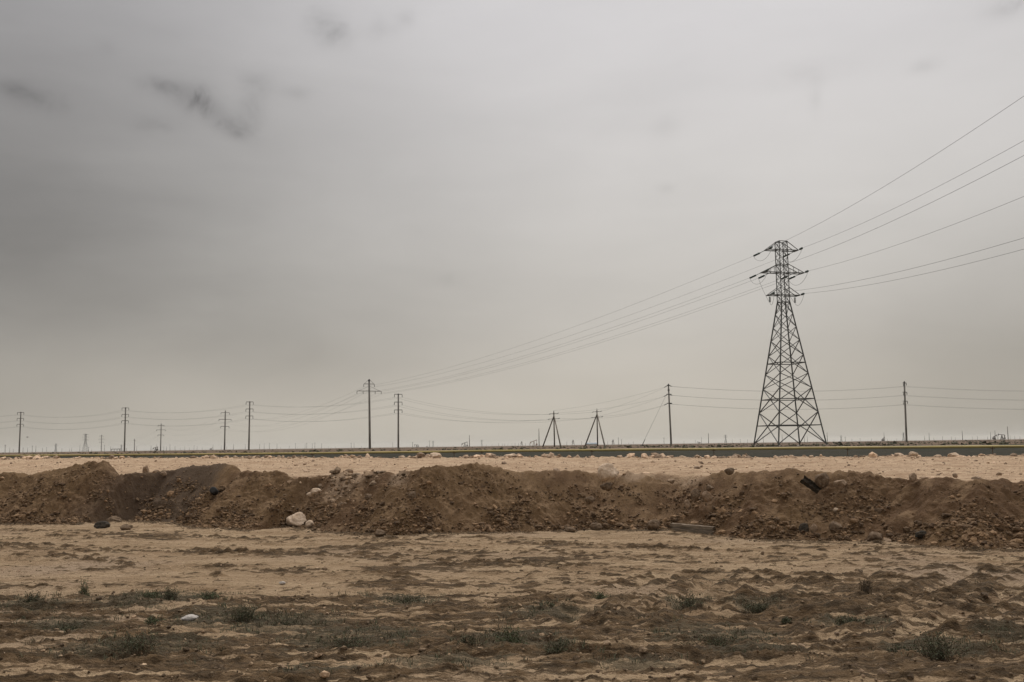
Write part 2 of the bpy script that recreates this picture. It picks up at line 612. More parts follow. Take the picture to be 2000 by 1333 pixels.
# mounds of the churned ground: pixel centre, width, height (m)
MOUNDS = [(1290, 1143, 1.2, .17), (1335, 1152, 0.9, .16), (1060, 1166, 1.0, .12), (1175, 1172, 1.1, .15), (1020, 1140, 0.7, .08),
          (1190, 1141, 0.8, .11), (1240, 1144, 0.7, .07), (1405, 1150, 0.9, .14), (1480, 1160, 1.1, .2), (1500, 1174, 1.2, .17),
          (1570, 1141, 1.5, .11), (1690, 1152, 1.3, .17), (1755, 1152, 1.0, .17), (1825, 1163, 1.1, .22), (1790, 1177, 0.9, .16),
          (1722, 1194, 0.9, .16), (1885, 1190, 1.0, .24), (1850, 1146, 1.0, .12), (1890, 1148, 0.7, .12), (1945, 1150, 0.8, .13),
          (1630, 1192, 1.3, .14), (1670, 1180, 0.9, .1), (1560, 1188, 1.4, .15), (1990, 1152, 0.8, .14), (1920, 1176, 0.8, .1),
          (720, 1139, 1.6, .09), (800, 1139, 1.6, .11), (880, 1140, 1.2, .07), (950, 1138, 0.8, .1), (900, 1160, 0.9, .1),
          (980, 1185, 0.7, .07), (880, 1186, 0.9, .08), (690, 1170, 1.0, .1), (560, 1172, 1.4, .1), (1240, 1212, 1.8, .16),
          (1310, 1216, 1.2, .1), (1660, 1222, 1.4, .13), (1730, 1298, 1.5, .13), (1880, 1235, 1.3, .14), (1960, 1240, 1.2, .15),
          (1150, 1237, 1.4, .1), (820, 1104, 2.2, .05), (760, 1104, 1.6, .05), (550, 1112, 1.5, .05), (1080, 1088, 1.8, .05),
          (1350, 1128, 0.5, .05), (1600, 1133, 0.7, .06), (200, 1110, 1.4, .05), (1910, 1310, 1.8, .1), (1560, 1320, 1.6, .12),
          (640, 1068, 2.5, .06), (760, 1062, 2.2, .08), (900, 1076, 1.8, .05), (540, 1082, 2.0, .06)]
_mo = []
for a, b, w, h in MOUNDS:
    P = on_z(a, b + 6)
    _mo.append((P[0], P[1], w, h))
# darker weedy places: pixel centre, half sizes px
WEEDS = [(60, 1185, 130, 22), (300, 1175, 150, 25), (420, 1210, 120, 30), (270, 1265, 220, 25), (560, 1220, 160, 30), (120, 1225, 120, 15),
         (800, 1168, 110, 18), (690, 1250, 200, 30), (1000, 1255, 120, 28), (1090, 1268, 70, 14), (1080, 1200, 120, 18),
         (1390, 1240, 170, 25), (1345, 1180, 70, 14), (1480, 1186, 90, 14), (1660, 1222, 120, 14), (1830, 1268, 170, 26),
         (1960, 1250, 90, 16), (880, 1300, 180, 14), (1240, 1300, 120, 12), (620, 1310, 170, 10), (1500, 1275, 140, 12), (1750, 1262, 60, 10)]
_we = []
for a, b, wx, wy in WEEDS:
    c, e = on_z(a, b), on_z(a + wx, b)
    n_, f_ = on_z(a, b + wy), on_z(a, b - wy)
    _we.append((c[0], c[1], abs(e[0] - c[0]), abs(f_[1] - n_[1]) / 2))


def ground_z(x, y, full=False):
    s, p = to_sp(x, y)
    w = perlin(x / 2.2, y / 1.6, 21) * 1.2 + perlin(x / 7, y / 5, 22) * 1.0
    zone = sstep(19.3, 17.3, y + w * 0.9)                   # churned strip along the line
    zone = zone * (0.55 + 0.45 * sstep(10.6, 12.2, y + w * 0.5))
    xr = x + 0.35 * perlin(x / 6, y / 6, 31)
    z = 0.05 * fbm(x / 5, y / 5, 3, 0.5, 1)
    # ruts drawn along the road in the packed sand
    rut = perlin(s / 5.0, p / 0.42 + 0.6 * perlin(s / 6, p / 6, 33), 41)
    rut2 = perlin(s / 3.0, p / 0.17, 42)
    flat = 1 - zone
    msk = sstep(-0.3, 0.35, perlin(s / 9, p / 3, 43))
    fine = fbm(x / 0.34, y / 0.26, 4, 0.65, 44)
    z = z + flat * (0.05 * rut * msk + 0.018 * rut2 + 0.016 * fine - 0.03 * sstep(0.25, 0.6, perlin(x / 0.5, y / 0.45, 46)) * sstep(0, .4, perlin(x / 3, y / 2, 47)))
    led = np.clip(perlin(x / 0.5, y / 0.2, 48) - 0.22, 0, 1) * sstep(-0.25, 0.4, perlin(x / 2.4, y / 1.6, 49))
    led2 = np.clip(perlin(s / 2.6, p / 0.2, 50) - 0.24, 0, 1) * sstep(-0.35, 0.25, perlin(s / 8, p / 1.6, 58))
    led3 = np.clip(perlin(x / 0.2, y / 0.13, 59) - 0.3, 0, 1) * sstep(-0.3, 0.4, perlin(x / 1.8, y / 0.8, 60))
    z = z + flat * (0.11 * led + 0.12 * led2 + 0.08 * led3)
    # churned soil
    rg = 1 - np.abs(fbm(x / 1.1, y / 0.62, 4, 0.55, 51)) * 1.6
    rg2 = 1 - np.abs(fbm(x / 0.5, y / 0.3, 3, 0.6, 56)) * 1.7
    crk = np.abs(perlin(x / 0.16, y / 0.11, 62)) * 0.035 + np.abs(perlin(x / 0.075, y / 0.06, 63)) * 0.016
    str_ = perlin(x / 1.9, y / 0.26, 64) + 0.6 * perlin(x / 0.8, y / 0.13, 65)
    rd1 = 1 - np.abs(perlin(x / 1.3, y / 0.34, 67)) * 2
    rd2 = 1 - np.abs(perlin(x / 0.45, y / 0.15, 68)) * 2
    z = z + zone * (0.8 * crk + 0.02 * str_ + 0.018 * rd1 + 0.016 * rd2)
    z = z + zone * (0.035 * rg - 0.03 + 0.02 * perlin(xr / 2.6, y / 0.6, 52) + 0.02 * rg2 + 0.02 * fine)
    stk = sstep(-0.3, 0.4, fbm(x / 4.2, y / 0.3, 4, 0.62, 54) + 0.25 * perlin(x / 6, y / 1.5, 55))
    base = 0.17 + 0.16 * sstep(4, -7, x) - 0.14 * sstep(14.0, 16.5, y) * sstep(-3, 3, x)
    loose_and_shade = zone * (base + 0.62 * stk + 0.12 * (rg - 0.55) - 0.12 * str_ + 0.14 * (rd1 - 0.4) + 0.16 * (rd2 - 0.4))
    loose_and_shade = loose_and_shade + flat * (0.42 * sstep(0.1, 0.45, rut * msk + 0.35 * fine + 0.4 * perlin(x / 1.4, y / 0.5, 57)) + 0.75 * led + 0.85 * led2 + 0.8 * led3)  # ledges browned as well, painting in the shaded fronts of clods
    for k, (yk, am) in enumerate(((11.2, .8), (11.75, .7), (12.7, 1.0), (13.25, 0.9), (14.4, .8), (15.0, .8), (16.2, 1.0), (16.8, .9), (18.2, .7))):
        d = y - yk - 0.45 * perlin(x / 9, k * 7.7, 73) - 0.02 * x
        on = sstep(-0.6, -0.1, perlin(x / 7, k * 3.3, 74)) * am
        gr = np.exp(-(d / 0.11) ** 2) * on
        ed = np.exp(-((np.abs(d) - 0.21) / 0.07) ** 2) * on
        z = z - 0.065 * gr + 0.035 * ed * (1 + fine)
        loose_and_shade = loose_and_shade - 0.55 * gr + 0.55 * ed * (1 + 0.5 * fine)
    for k, (pk, am) in enumerate(((18.4, .7), (19.2, .8), (20.6, 1.0), (21.2, .9), (22.7, .8), (23.3, .8), (24.5, .9), (25.0, .7))):
        d = p - pk - 0.5 * perlin(s / 11, k * 5.1, 75)
        on = sstep(-0.55, 0.0, perlin(s / 8, k * 2.9, 76)) * am * flat
        gr = np.exp(-(d / 0.13) ** 2) * on
        ed = np.exp(-((np.abs(d) - 0.24) / 0.08) ** 2) * on
        z = z - 0.05 * gr + 0.035 * ed * (1 + fine)
        loose_and_shade = loose_and_shade + 0.5 * ed * (1 + 0.8 * fine)
    lump = fbm(x / 0.5, y / 0.4, 3, 0.6, 61)
    for cx, cy, mw, mh in _mo:
        dx, dy = (x - cx) / (mw * 0.5), (y - cy) / (mw * 0.3)
        r2 = dx * dx + dy * dy
        if np.ndim(r2) == 0 and r2 > 9:
            continue
        g = np.exp(-r2 * (1 + 0.35 * lump))
        z = z + 0.52 * mh * g * (1 + 0.3 * lump + 0.1 * fine)
        loose_and_shade = loose_and_shade + 0.6 * np.clip(g * 1.3 - 0.2, 0, 1)
    weed = 0
    for cx, cy, wx, wy in _we:
        weed = np.maximum(weed, np.exp(-(((x - cx) / wx) ** 2 + ((y - cy) / wy) ** 2)))
    # wheel tracks swinging across the churned strip
    for tr in TRACKS:
        d, al = seg_dist(x, y, tr)
        for off in (-0.55, 0.55):
            g = np.exp(-(((d - off) / 0.17) ** 2))
            lug = 0.5 + 0.5 * np.sin(al * 28)
            z = z - g * (0.06 + 0.025 * lug)
            loose_and_shade = loose_and_shade * (1 - 0.55 * g)
            e = np.exp(-(((np.abs(d - off) - 0.33) / 0.09) ** 2))
            z = z + 0.05 * e * (1 + 0.5 * lump)
            loose_and_shade = loose_and_shade + 0.25 * e
    # toe of the berm: crumbs of brown earth
    toe = sstep(pb(s) - 0.9, pb(s) - 0.1, p + 0.45 * fbm(x / 0.8, y / 0.6, 3, 0.6, 71))
    loose_and_shade = np.maximum(loose_and_shade, toe * 0.8)
    if full:
        return z, {"loose_and_shade": np.clip(loose_and_shade, 0, 1), "weed": np.clip(weed * (0.6 + 0.6 * zone), 0, 1)}
    return z


def seg_dist(x, y, pts):
    best, al, acc = None, None, 0.0
    for (ax, ay), (bx, by) in zip(pts[:-1], pts[1:]):
        L = math.hypot(bx - ax, by - ay)
        ux, uy = (bx - ax) / L, (by - ay) / L
        t = np.clip((x - ax) * ux + (y - ay) * uy, 0, L)
        qx, qy = x - ax - t * ux, y - ay - t * uy
        dd = np.hypot(qx, qy) * np.where(ux * qy - uy * qx >= 0, 1, -1)
        if best is None:
            best, al = dd, t
        else:
            k = np.abs(dd) < np.abs(best)
            best, al = np.where(k, dd, best), np.where(k, t + acc, al)
        acc += L
    return best, al


TRACKS = [[tuple(on_z(a, b)[:2]) for a, b in pts] for pts in (
    [(1180, 1215), (1255, 1172), (1310, 1150), (1345, 1132)],
    [(1690, 1240), (1800, 1205), (1880, 1170), (1925, 1140), (1960, 1120)],
    [(1395, 1195), (1420, 1172), (1470, 1145)])]


def berm_h(s, p):
    base = pb(s) + 0.12 * perlin(s / 0.9, p * 0, 81) + 0.06 * perlin(s / 0.3, p / 0.3, 82)
    cz = crest(s)
    q = (p - base) / 2.5                                     # 0 at the toe, 1 at the crest
    front = np.where(q < 1, q ** 0.92 if False else np.sign(q) * np.abs(q) ** 0.95, 1)
    front = np.where(q < 0, q * 0.9, front)
    z = cz * front
    back = cz - np.clip(p - base - 2.5 - 0.25, 0, None) * 0.62
    z = np.where(q > 1, back, z)
    x, y = to_xy(s, p)
    mask = sstep(-0.05, 0.25, q) * (1 - 0.65 * np.exp(-((q - 1) / 0.16) ** 2))
    z = z + mask * (0.13 * fbm(x / 1.4, p / 0.9, 3, 0.5, 91) + 0.05 * fbm(x / 0.32, p / 0.3, 3, 0.6, 92))
    lumps = np.abs(perlin(x / 0.3, p / 0.26, 95)) * 0.10 + np.abs(perlin(x / 0.13, p / 0.12, 96)) * 0.05 - 0.045
    z = z + lumps * sstep(0.0, 0.15, q) * (0.45 + 0.75 * sstep(-0.3, 0.4, perlin(x / 1.7, p / 1.1, 98)))
    # gullies where loads were tipped side by side
    z = z - mask * 0.1 * np.exp(-(perlin(s / 2.3, p * 0 + 3.1, 93) / 0.16) ** 2)
    return z


# ------------------------------------------------------------------ terrain meshes
gx = axis((-70, -22, 0.5), (-22, -19, 0.12), (-19, 14.5, 0.032), (14.5, 20, 0.12), (20, 60, 0.5))
gy = axis((1, 9.5, 0.25), (9.5, 20, 0.03), (20, 29, 0.036), (29, 38, 0.07), (38, 62, 0.4))
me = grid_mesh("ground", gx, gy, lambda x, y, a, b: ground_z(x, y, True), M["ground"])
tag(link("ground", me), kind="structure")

DARK_S = [to_sp(*on_z(q, 1000)[:2])[0] for q in (430, 610)]
PALE_PX = [(620, 945, 1.1, 0.9), (655, 930, 1.2, 0.5), (760, 935, 0.8, 0.4), (1290, 940, 1.0, 0.35), (1180, 935, 0.5, .3)]
_pale = []
for a, b, ws, wq in PALE_PX:
    P = on_p(a, b, 28.6)
    _pale.append((to_sp(P[0], P[1])[0], P[2], ws, wq))


def berm_attr(x, y, s, p):
    z = berm_h(s, p)
    d = sstep(DARK_S[0] - 2.2, DARK_S[0] + 0.5, s) * (1 - sstep(DARK_S[1] - 0.9, DARK_S[1], s + 0.3 * z + 0.3 * perlin(s, p, 97)))
    pal = 0
    for cs, cz, ws, wz in _pale:
        pal = np.maximum(pal, np.exp(-((s - cs) / ws) ** 2 - ((z - cz) / wz) ** 2))
    pal = pal + 0.9 * sstep(3.05, 3.5, p - pb(s))
    return z, {"dark": d, "pale": np.clip(pal, 0, 1)}


bs = axis((-75, -36, 0.2), (-36, 5, 0.028), (5, 40, 0.2))
bp = axis((24.6, 25.4, 0.1), (25.4, 30.0, 0.026), (30.0, 34.0, 0.2))
me = grid_mesh("earth_berm", bs, bp, berm_attr, M["berm"], to_xy)
tag(link("earth_berm", me), kind="structure")


def gravel_fn(x, y, s, p):
    z = gravel_z(s, p)
    z = z + 0.06 * fbm(x / 2.5, y / 2.5, 3, 0.5, 101) + 0.04 * fbm(x / 0.7, y / 0.7, 3, 0.6, 102) + 0.05 * np.abs(perlin(x / 0.4, y / 0.4, 107)) + 0.05 * perlin(s / 3.0, p / 0.5, 108)
    z = z + 0.10 * np.clip(fbm(s / 0.9, p / 0.5, 3, 0.6, 103), 0, 2) * sstep(57.5, 59.5, p)
    z = z - np.clip(p - FAR_P + 0.25 * perlin(s / 1.2, p / 1.2, 104), 0, None) * 0.62
    z = z - np.clip(pb(s) + 2.75 - p, 0, None) * 1.6
    return z


rs = axis((-190, -75, 1.0), (-75, 24, 0.13), (24, 80, 0.6))
rp = axis((27.6, 30, 0.12), (30, 44, 0.09), (44, 57, 0.2), (57, 61, 0.12), (61, 63.5, 0.5))
me = grid_mesh("gravel_road_bed", rs, rp, gravel_fn, M["gravel"], to_xy)
tag(link("gravel_road_bed", me), kind="structure")


def geo_axis(a, b, st, grow, cap=500.0):
    out = [a]
    while out[-1] < b:
        out.append(out[-1] + st)
        st = min(st * grow, cap)
    return np.array(out)


pp = np.concatenate([axis((46, 60, 2.0)), geo_axis(60, 9000, 0.6, 1.012)[0:]])
half = geo_axis(0, 9000, 1.3, 1.022)
ps = np.concatenate([-half[:0:-1], half]) - 10


def plain_fn(x, y, s, p):
    z = plain_z(x, y)
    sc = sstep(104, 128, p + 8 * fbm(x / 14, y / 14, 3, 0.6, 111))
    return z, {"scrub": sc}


me = grid_mesh("plain", ps, pp, plain_fn, M["plain"], to_xy)
tag(link("plain", me), kind="structure")


# ------------------------------------------------------------------ loose stones, clods and scrub (stuff)
def sp_points(s, p, zf):
    x, y = to_xy(s, p)
    return np.stack([x, y, zf], -1)


N = 56000
s = RNG.uniform(-38, 6, N)
q = RNG.beta(1.0, 1.35, N) * 1.02 - 0.05
p = pb(s) + q * 2.5
dens = fbm(s / 1.3, p / 0.8, 3, 0.6, 121)
keep = RNG.uniform(0, 1, N) < np.clip(0.42 + 1.5 * dens + 0.5 * (0.35 - q), 0.03, 1)
s, p, q = s[keep], p[keep], q[keep]
sz = np.exp(RNG.normal(np.log(0.021), 0.6, len(s))) * (1.4 - 0.65 * q)
sz = np.clip(sz, 0.011, 0.15)
me = scatter_mesh("earth_clods", sp_points(s, p, berm_h(s, p) + sz * 0.15), sz, M["clod"])
tag(link("earth_clods", me), kind="stuff")

# crumbs at the toe and over the packed sand
N = 5200
s1 = RNG.uniform(-40, 7, N)
p1 = pb(s1) - np.abs(RNG.normal(0, 0.45, N)) + 0.15
x1, y1 = to_xy(s1, p1)
N2 = 26000
x2, y2 = RNG.uniform(-16, 13, N2), 10.2 + 18 * RNG.uniform(0, 1, N2) ** 1.3
k2 = RNG.uniform(0, 1, N2) < np.clip(sstep(19.5, 17.0, y2) * 0.8 + 0.2, 0, 1) * np.clip(0.55 + 1.1 * fbm(x2 / 1.1, y2 / 0.5, 3, 0.6, 66), 0.05, 1)
x, y = np.concatenate([x1, x2[k2]]), np.concatenate([y1, y2[k2]])
sz = np.clip(np.exp(RNG.normal(np.log(0.0155), 0.5, len(x))), 0.009, 0.07)
me = scatter_mesh("soil_crumbs", np.stack([x, y, ground_z(x, y) + sz * 0.2], -1), sz, M["crumb"])
tag(link("soil_crumbs", me), kind="stuff")

N = 3600
x, y = RNG.uniform(-14, 12, N), 10.3 + 15 * RNG.uniform(0, 1, N) ** 1.4
k = RNG.uniform(0, 1, N) < np.clip(0.4 + 1.2 * fbm(x / 1.6, y / 0.7, 3, 0.6, 69), 0.04, 1)
x, y = x[k], y[k]
sz = np.clip(np.exp(RNG.normal(np.log(0.017), 0.5, len(x))), 0.01, 0.06)
me = scatter_mesh("pebbles", np.stack([x, y, ground_z(x, y) + sz * 0.3], -1), sz, M["spill"])
tag(link("pebbles", me), kind="stuff")

# pale stones over the road bed, heaped along its far edge
N = 10000
s1, p1 = RNG.uniform(-75, 24, N), 28.8 + 31 * RNG.uniform(0, 1, N) ** 1.15
sz1 = np.clip(np.exp(RNG.normal(np.log(0.024), 0.6, N)), 0.012, 0.14)
N2 = 2600
s2, p2 = RNG.uniform(-85, 26, N2), 59.2 + RNG.normal(0, 0.5, N2)
cl = fbm(s2 / 2.2, s2 * 0, 3, 0.6, 131)
k = RNG.uniform(0, 1, N2) < np.clip(0.5 + 1.2 * cl, 0.1, 1)
s2, p2, cl = s2[k], p2[k], cl[k]
sz2 = np.clip(np.exp(RNG.normal(np.log(0.085), 0.55, len(s2))) * (1 + 0.6 * cl), 0.03, 0.34)
s, p, sz = np.concatenate([s1, s2]), np.concatenate([p1, p2]), np.concatenate([sz1, sz2])
x, y = to_xy(s, p)
me = scatter_mesh("road_rubble", np.stack([x, y, gravel_fn(x, y, s, p) + sz * 0.2], -1), sz, M["rubble"])
tag(link("road_rubble", me), kind="stuff")

# pale rubble spilled on the berm beside the gap
N = 200
s0 = to_sp(*on_p(625, 945, 28.5)[:2])[0]
s = s0 + RNG.normal(0, 0.9, N)
q = np.clip(RNG.normal(0.98, 0.22, N), 0.2, 1.25)
p = pb(s) + 2.5 * q
sz = np.clip(np.exp(RNG.normal(np.log(0.05), 0.55, N)), 0.02, 0.16)
me = scatter_mesh("spilled_rubble", sp_points(s, p, berm_h(s, p) + sz * 0.15), sz, M["spill"])
tag(link("spilled_rubble", me), kind="stuff")

# low scrub over the plain
N = 26000
yy = 95 * np.exp(RNG.uniform(0, 1.75, N))
xx = yy * RNG.uniform(-0.75, 0.75, N)
s, p = to_sp(xx, yy)
dn = fbm(xx / 22, yy / 9, 4, 0.6, 141) + 0.25 * sstep(-0.1, 0.4, xx / yy)
k = (RNG.uniform(0, 1, N) < np.clip(0.0 + 0.9 * dn, 0, 1)) & (p > 112)
xx, yy = xx[k], yy[k]
sz = np.clip(np.exp(RNG.normal(np.log(0.15), 0.4, len(xx))), 0.06, 0.4)
me = scatter_mesh("scrub_bushes", np.stack([xx, yy, plain_z(xx, yy) + sz * 0.25], -1), sz, M["bush"], flat=(0.5, 1.0), jitter=0.9)
tag(link("scrub_bushes", me), kind="stuff")

# low weeds and straws over the churned strip: thin blades
def blades(name, px_, py_, pz_, n_per, hgt, spread, width, mat, lean=0.7):
    N = len(px_) * n_per
    cx, cy, cz = (np.repeat(v, n_per) for v in (px_, py_, pz_))
    hh = np.repeat(hgt, n_per) * RNG.uniform(0.4, 1.1, N)
    sd = np.repeat(spread, n_per)
    bx, by = cx + RNG.normal(0, 1, N) * sd, cy + RNG.normal(0, 1, N) * sd
    a = RNG.uniform(0, 2 * np.pi, N)
    ln = hh * RNG.uniform(0.1, lean, N)
    wx, wy = np.cos(a + 1.57) * width, np.sin(a + 1.57) * width
    mx, my = bx + np.cos(a) * ln * 0.4, by + np.sin(a) * ln * 0.4
    tx, ty = bx + np.cos(a) * ln, by + np.sin(a) * ln
    v = np.stack([np.stack([bx - wx, by - wy, cz - 0.01], -1), np.stack([bx + wx, by + wy, cz - 0.01], -1),
                  np.stack([mx + wx * .7, my + wy * .7, cz + hh * 0.6], -1), np.stack([mx - wx * .7, my - wy * .7, cz + hh * 0.6], -1),
                  np.stack([tx, ty, cz + hh], -1)], 1)
    base = (np.arange(N) * 5)[:, None]
    f = np.concatenate([base + np.array([0, 1, 2]), base + np.array([0, 2, 3]), base + np.array([3, 2, 4])])
    return np_mesh(name, v.reshape(-1, 3), f, mat, True)


N = 5500
x, y = RNG.uniform(-11, 11, N), RNG.uniform(10.2, 18.6, N)
w = 0
for cx, cy, wx, wy in _we:
    w = np.maximum(w, np.exp(-(((x - cx) / wx) ** 2 + ((y - cy) / wy) ** 2)))
k = RNG.uniform(0, 1, N) < np.clip((w - 0.12) * 0.9, 0.02, 1) * (0.4 + sstep(-0.2, 0.4, fbm(x / 0.9, y / 0.5, 3, 0.6, 151)))
x, y = x[k], y[k]
me = blades("low_weeds", x, y, ground_z(x, y), 9, RNG.uniform(0.025, 0.09, len(x)), RNG.uniform(0.02, 0.07, len(x)), 0.0045, M["leaf"], 1.6)
tag(link("low_weeds", me), kind="stuff")
k = RNG.uniform(0, 1, len(x)) < 0.6
xd, yd = x[k] + RNG.normal(0, 0.2, k.sum()), y[k] + RNG.normal(0, 0.12, k.sum())
me = blades("dry_grass", xd, yd, ground_z(xd, yd), 6, RNG.uniform(0.03, 0.11, len(xd)), RNG.uniform(0.02, 0.07, len(xd)), 0.0042, M["drystem"], 1.8)
tag(link("dry_grass", me), kind="stuff")


# ------------------------------------------------------------------ single stones
def boulder(name, P, size, mat, label, cat="rock", group=None, cuts=7, sink=0.2, rz=None, seed=0, lo=0.58):
    """a faceted, pitted stone; size = full extents"""
    rg = np.random.default_rng(seed + int(abs(P[0] * 100)) + int(P[1] * 10))
    v, f = ICO4
    v = v.copy()
    for k in range(cuts):
        d = rg.normal(size=3)
        d /= np.linalg.norm(d)
        v -= np.clip(v @ d - rg.uniform(lo, 0.86), 0, None)[:, None] * d * 0.88
    nrm = v / np.linalg.norm(v, axis=1, keepdims=True)
    o = rg.uniform(0, 50)
    dsp = 0.10 * fbm(v[:, 0] * 1.6 + o, v[:, 1] * 1.6 + v[:, 2] * 2.1, 3, 0.55, 3) + 0.05 * fbm(v[:, 0] * 5 + v[:, 2] * 3.0 + o, v[:, 1] * 5 - v[:, 2] * 4, 2, 0.6, 4)
    v = v + nrm * dsp[:, None]
    ext = v.max(0) - v.min(0)
    v = (v - (v.max(0) + v.min(0)) / 2) / ext * np.array(size)
    a = rg.uniform(-0.4, 0.4) if rz is None else rz
    ca, sa = math.cos(a), math.sin(a)
    v = np.stack([v[:, 0] * ca - v[:, 1] * sa, v[:, 0] * sa + v[:, 1] * ca, v[:, 2] + size[2] * (0.5 - sink)], -1)
    me = np_mesh(name, v, f, mat, False)
    me.polygons.foreach_set("use_smooth", np.ones(len(f), bool))
    ob = link(name, me, None, tuple(float(q) for q in P))
    return tag(ob, label, cat, group)


def ray_hit(px, py, hf, p0, p1):
    """walk along the view ray until it meets the height field hf(s,p)"""
    prev = None
    for p in np.linspace(p0, p1, 700):
        P = on_p(px, py, p)
        s_, p_ = to_sp(P[0], P[1])
        if P[2] <= float(hf(np.array(s_), np.array(p_))):
            return P
    return on_p(px, py, p1)


def px_m(P):
    return P[1] / F            # metres per photo pixel at a point


def gravel_sp(s, p):
    x, y = to_xy(s, p)
    return gravel_fn(x, y, s, p)


def ground_sp(s, p):
    x, y = to_xy(s, p)
    return ground_z(x, y)


# on the ground in front of the berm: bottom-centre pixel, width px, height px
FOOT = [
    (580, 1026, 42, 25, "boulder", "large pale cream boulder at the foot of the dark berm, beside a smaller round one"),
    (605, 1032, 17, 15, "boulder", "small round pale stone just right of the large cream boulder"),
    (200, 1033, 30, 14, "darkrock", "blackish angular stone lying on sand in front of the berm near its high left hump"),
    (247, 1037, 23, 12, "brownrock", "brown rounded stone on the sand just right of the blackish stone"),
    (742, 1047, 22, 11, "brownrock", "flat brown stone at the berm foot right of the cream boulder pair"),
    (1114, 1041, 22, 10, "brownrock", "low brown stone on the sand edge below the pale crest boulder"),
]
for i, (a, b, w, h, mt, lb) in enumerate(FOOT):
    P = ray_hit(a, b - 2, lambda s_, p_: np.maximum(ground_sp(s_, p_), berm_h(s_, p_)), 20.0, 29.3)
    k = px_m(P)
    boulder("boulder" if w > 38 else "stone", P, (w * k, w * k * 0.75, h * k * 1.15), M[mt], lb, "rock", "stones at the berm foot", seed=i + 7, cuts=11 if w > 38 else 6, lo=0.42 if w > 38 else 0.55)
WHITE = [(370, 1219, 34, 9, "flat white stone lying among weeds in the foreground"),
         (552, 1141, 15, 4, "small white chip at the upper edge of the churned strip")]
for i, (a, b, w, h, lb) in enumerate(WHITE):
    P = on_z(a, b)
    P[2] = float(ground_z(np.array(P[0]), np.array(P[1])))
    k = px_m(P)
    boulder("white_stone", P, (w * k, w * k * 0.7, h * k * 1.3), M["white"], lb, "rock", None, cuts=4, sink=0.12, seed=30 + i)

# on the berm slope and crest: bottom-centre pixel
SLOPE = [
    (1188, 930, 42, 30, "boulder", "big pale pinkish boulder perched on the berm crest"),
    (1570, 1040, 20, 22, "darkrock", "dark squarish stone low on the berm, touching a tan block"),
    (1589, 1037, 15, 17, "tanrock", "tan squared block on the lower berm beside the dark squarish stone"),
    (1632, 1034, 26, 18, "brownrock", "broad brown stone low on the berm right of the tan block"),
    (1358, 973, 18, 22, "brownrock", "tilted brown slab stone leaning on the slab heap on the upper berm"),
    (1381, 975, 20, 18, "tanrock", "tan lump in the slab heap on the upper berm"),
    (1386, 957, 18, 12, "brownrock", "topmost brown stone of the slab heap on the upper berm"),
    (1343, 988, 12, 14, "tanrock", "small tan slab below the heap of slabs on the upper berm"),
    (1605, 945, 28, 26, "brownrock", "brown slab on the crest just right of the charred timber"),
    (1642, 951, 28, 16, "tanrock", "tan flat stone below the crest right of the brown slab"),
    (1632, 998, 12, 7, "boulder", "small whitish stone in the middle of the berm slope right of the timber"),
    (1425, 924, 20, 12, "brownrock", "rounded brown lump on the berm crest left of the charred timber"),
    (617, 962, 22, 10, "boulder", "pale flat stone on the berm slope above the cream boulder"),
    (607, 968, 16, 8, "boulder", "small pale stone tucked below the flat pale one on the slope"),
    (222, 1022, 34, 16, "brownrock", "broad reddish brown stone at the toe of the left hump"),
    (1277, 1032, 28, 20, "brownrock", "rounded brown boulder at the berm toe left of the old sleeper"),
    (1165, 1033, 24, 14, "brownrock", "brown stone at the berm toe below the pale crest boulder"),
    (1710, 1056, 30, 20, "brownrock", "lumpy brown stone at the berm toe, right of the broad brown stone"),
    (1733, 1060, 18, 10, "tanrock", "small tan stone at the berm toe beside the lumpy brown one"),
    (1783, 937, 16, 16, "tanrock", "tan stone standing on the low crest near the right end of the berm"),
    (805, 972, 16, 14, "brownrock", "brown stone halfway up the berm under the central hump's left end"),
    (720, 973, 14, 10, "brownrock", "small brown stone on the slope right of the pale spill"),
    (1185, 955, 26, 14, "brownrock", "brown stone on the slope right below the pale crest boulder"),
    (1152, 980, 20, 12, "brownrock", "brown stone in mid slope below and left of the pale crest boulder"),
    (1800, 1048, 26, 14, "darkrock", "dark stone low on the berm near its right end"),
    (1718, 1000, 12, 9, "brownrock", "small brown stone alone in mid slope right of the whitish stone"),
    (1865, 931, 10, 8, "tanrock", "small tan stone behind the low right end of the crest"),
]
for i, (a, b, w, h, mt, lb) in enumerate(SLOPE):
    P = ray_hit(a, b, berm_h, 25.0, 29.3)
    k = px_m(P)
    boulder("boulder" if w > 38 else "stone", P, (w * k, w * k * 0.8, h * k * 1.2), M[mt], lb, "rock", "stones on the berm slope", seed=60 + i, sink=0.3)

